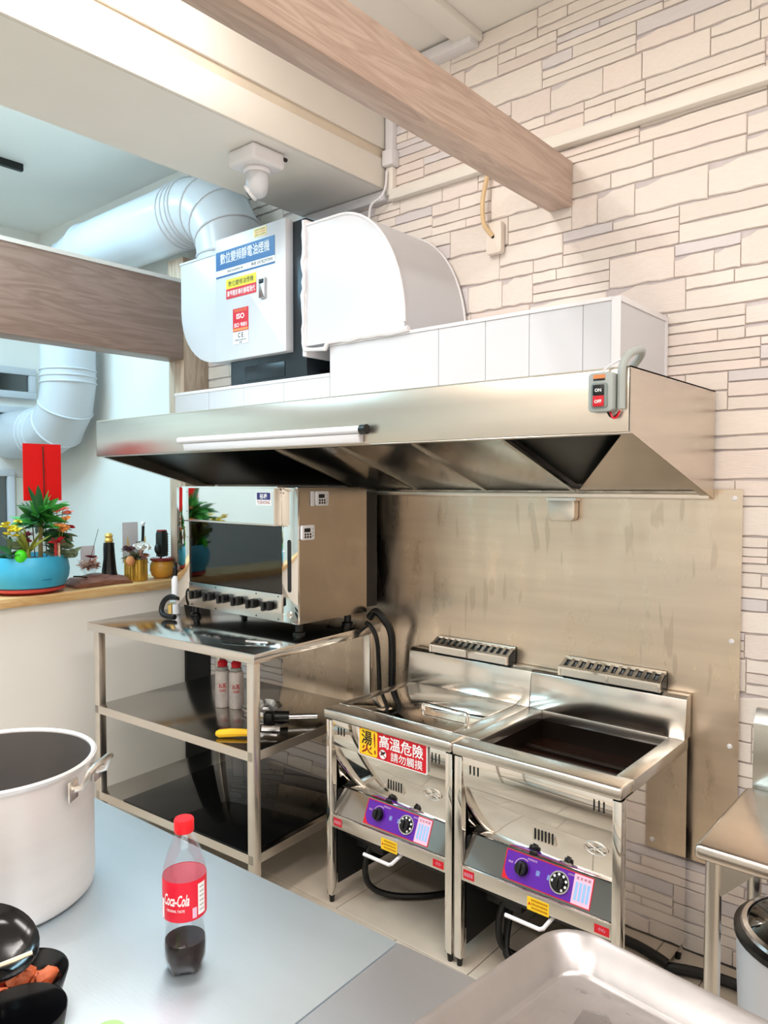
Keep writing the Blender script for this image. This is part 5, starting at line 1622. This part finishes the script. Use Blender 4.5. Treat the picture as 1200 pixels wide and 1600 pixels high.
for i in range(8):
    a = 2 * pi * i / 8 - 0.4
    q = 0.030 if i != 4 else 0.0
    if i == 7:
        q = 0.008
    p = C2 + Vector((q * cos(a), q * sin(a), 0.030 + 0.006 * (i % 3) + (0.016 if i in (4, 7) else 0)))
    f_ = MB().sphere(p, (rf.uniform(0.014, 0.020), rf.uniform(0.011, 0.016), rf.uniform(0.008, 0.012)), 11, 7, rot=Matrix.Rotation(rf.uniform(0, 3), 3, 'Z') @ Matrix.Rotation(rf.uniform(-0.6, 0.6), 3, 'X'))
    for v in f_.v:
        v += Vector((rf.uniform(-1, 1), rf.uniform(-1, 1), rf.uniform(-1, 1))) * 0.0018
    tag(f_.build('food_scrap', FOOD[1 if i in (0, 1, 5) else 0]), ('dark red' if i in (0, 1, 5) else 'orange') + ' food scrap in the low black bowl, ' + scrap_words[i], 'food', 'food scraps in the low black bowl')
az = radians(21.5)
qr = Matrix.Rotation(radians(26), 3, Vector((-sin(az), cos(az), 0)))
CR = Vector((-1.041, 0.408, 1.0055)) - qr @ Vector((0, 0, 0.030))
b3 = bowl(CR, 0.0650, 0.030, 'shallow black bowl tilted on top of the other bowls', rot=qr)
MB().tube([CR + qr @ Vector(p) for p in ((0.038, 0.044, 0.0300), (0.034, 0.024, 0.0215), (0.030, 0.006, 0.0150), (0.030, -0.010, 0.0145))], [0.003, 0.0035, 0.003, 0.002], 6).build('noodle', RES, b3)
MB().obox(CR + qr @ Vector((0.044, -0.030, 0.0265)), (0.006, 0.018, 0.002), qr).build('scrap', RES, b3)
t = thing('green_lid', 'small pale green lid at the bottom edge of the counter', 'lid', (-0.922, 0.512, CT))
MB().lathe([(0.022, CT + 0.001), (0.024, CT + 0.006), (0.021, CT + 0.010), (0.0, CT + 0.011)], (-0.922, 0.512, 0), 24).build('lid_body', mat('pale_green', s(160, 226, 130), rough=0.4), t)

# ================================================================== RIGHT TABLE AND COOKER
rt = thing('side_table', 'stainless side table with rolled edge at the right', 'table', (0, 2.05, 0))
B((-0.582, 1.84, 0.712), (1.2, 2.30, 0.750)).build('table_top', mat('side_table_steel', (0.66, 0.58, 0.52), rough=0.22, metal=1.0, var=0.08, vscale=6), rt, bevel=0.014, segs=3)
MB().prism([(2.301, 0.712), (2.345, 0.712), (2.345, 0.972), (2.330, 0.972), (2.301, 0.935)], 'yz', -0.566, 1.2).build('backsplash', STEEL, rt, bevel=0.002)
for x, y in ((-0.548, 1.89), (-0.548, 2.27), (1.15, 1.89), (1.15, 2.27)):
    lg = MB().cyl((x, y, 0.03), (x, y, 0.711), 0.019, n=16).build('leg', STEEL, rt)
    MB().cyl((x, y, 0.0), (x, y, 0.03), 0.02, n=12).build('foot', BLACK, lg)
MB().prism([(-0.545, 0.711), (-0.545, 0.62), (-0.528, 0.62), (-0.44, 0.711)], 'xz', 1.885, 1.889).build('corner_gusset', STEEL, rt)

rk = thing('rice_cooker', 'white rice cooker with dark glass lid under the side table', 'cooker', (-0.405, 2.12, 0))
RK = (-0.345, 2.12, 0)
MB().lathe([(0.145, 0.012), (0.165, 0.03), (0.190, 0.14), (0.200, 0.33), (0.203, 0.455)], RK, 48).build('cooker_body', WHITEM, rk)
for k in range(4):
    MB().cyl((RK[0] + 0.12 * cos(k * pi / 2 + 0.6), RK[1] + 0.12 * sin(k * pi / 2 + 0.6), 0.0), (RK[0] + 0.12 * cos(k * pi / 2 + 0.6), RK[1] + 0.12 * sin(k * pi / 2 + 0.6), 0.012), 0.018, n=10).build('foot', BLACK, rk)
MB().lathe([(0.203, 0.4555), (0.209, 0.4600), (0.209, 0.4740), (0.196, 0.4800), (0.150, 0.4810)], RK, 48).build('black_rim', BLACK, rk)
MB().lathe([(0.194, 0.4820), (0.190, 0.4890), (0.178, 0.4920), (0.176, 0.4830)], RK, 48).build('lid_ring', LATCH, rk)
MB().lathe([(0.175, 0.4880), (0.13, 0.5080), (0.06, 0.5180), (0.0, 0.5200)], RK, 40).build('glass_lid', GLASSD, rk)
MB().lathe([(0.018, 0.5210), (0.016, 0.5320), (0.026, 0.5400), (0.024, 0.5520), (0.0, 0.5540)], RK, 20).build('lid_knob', BLACK, rk)
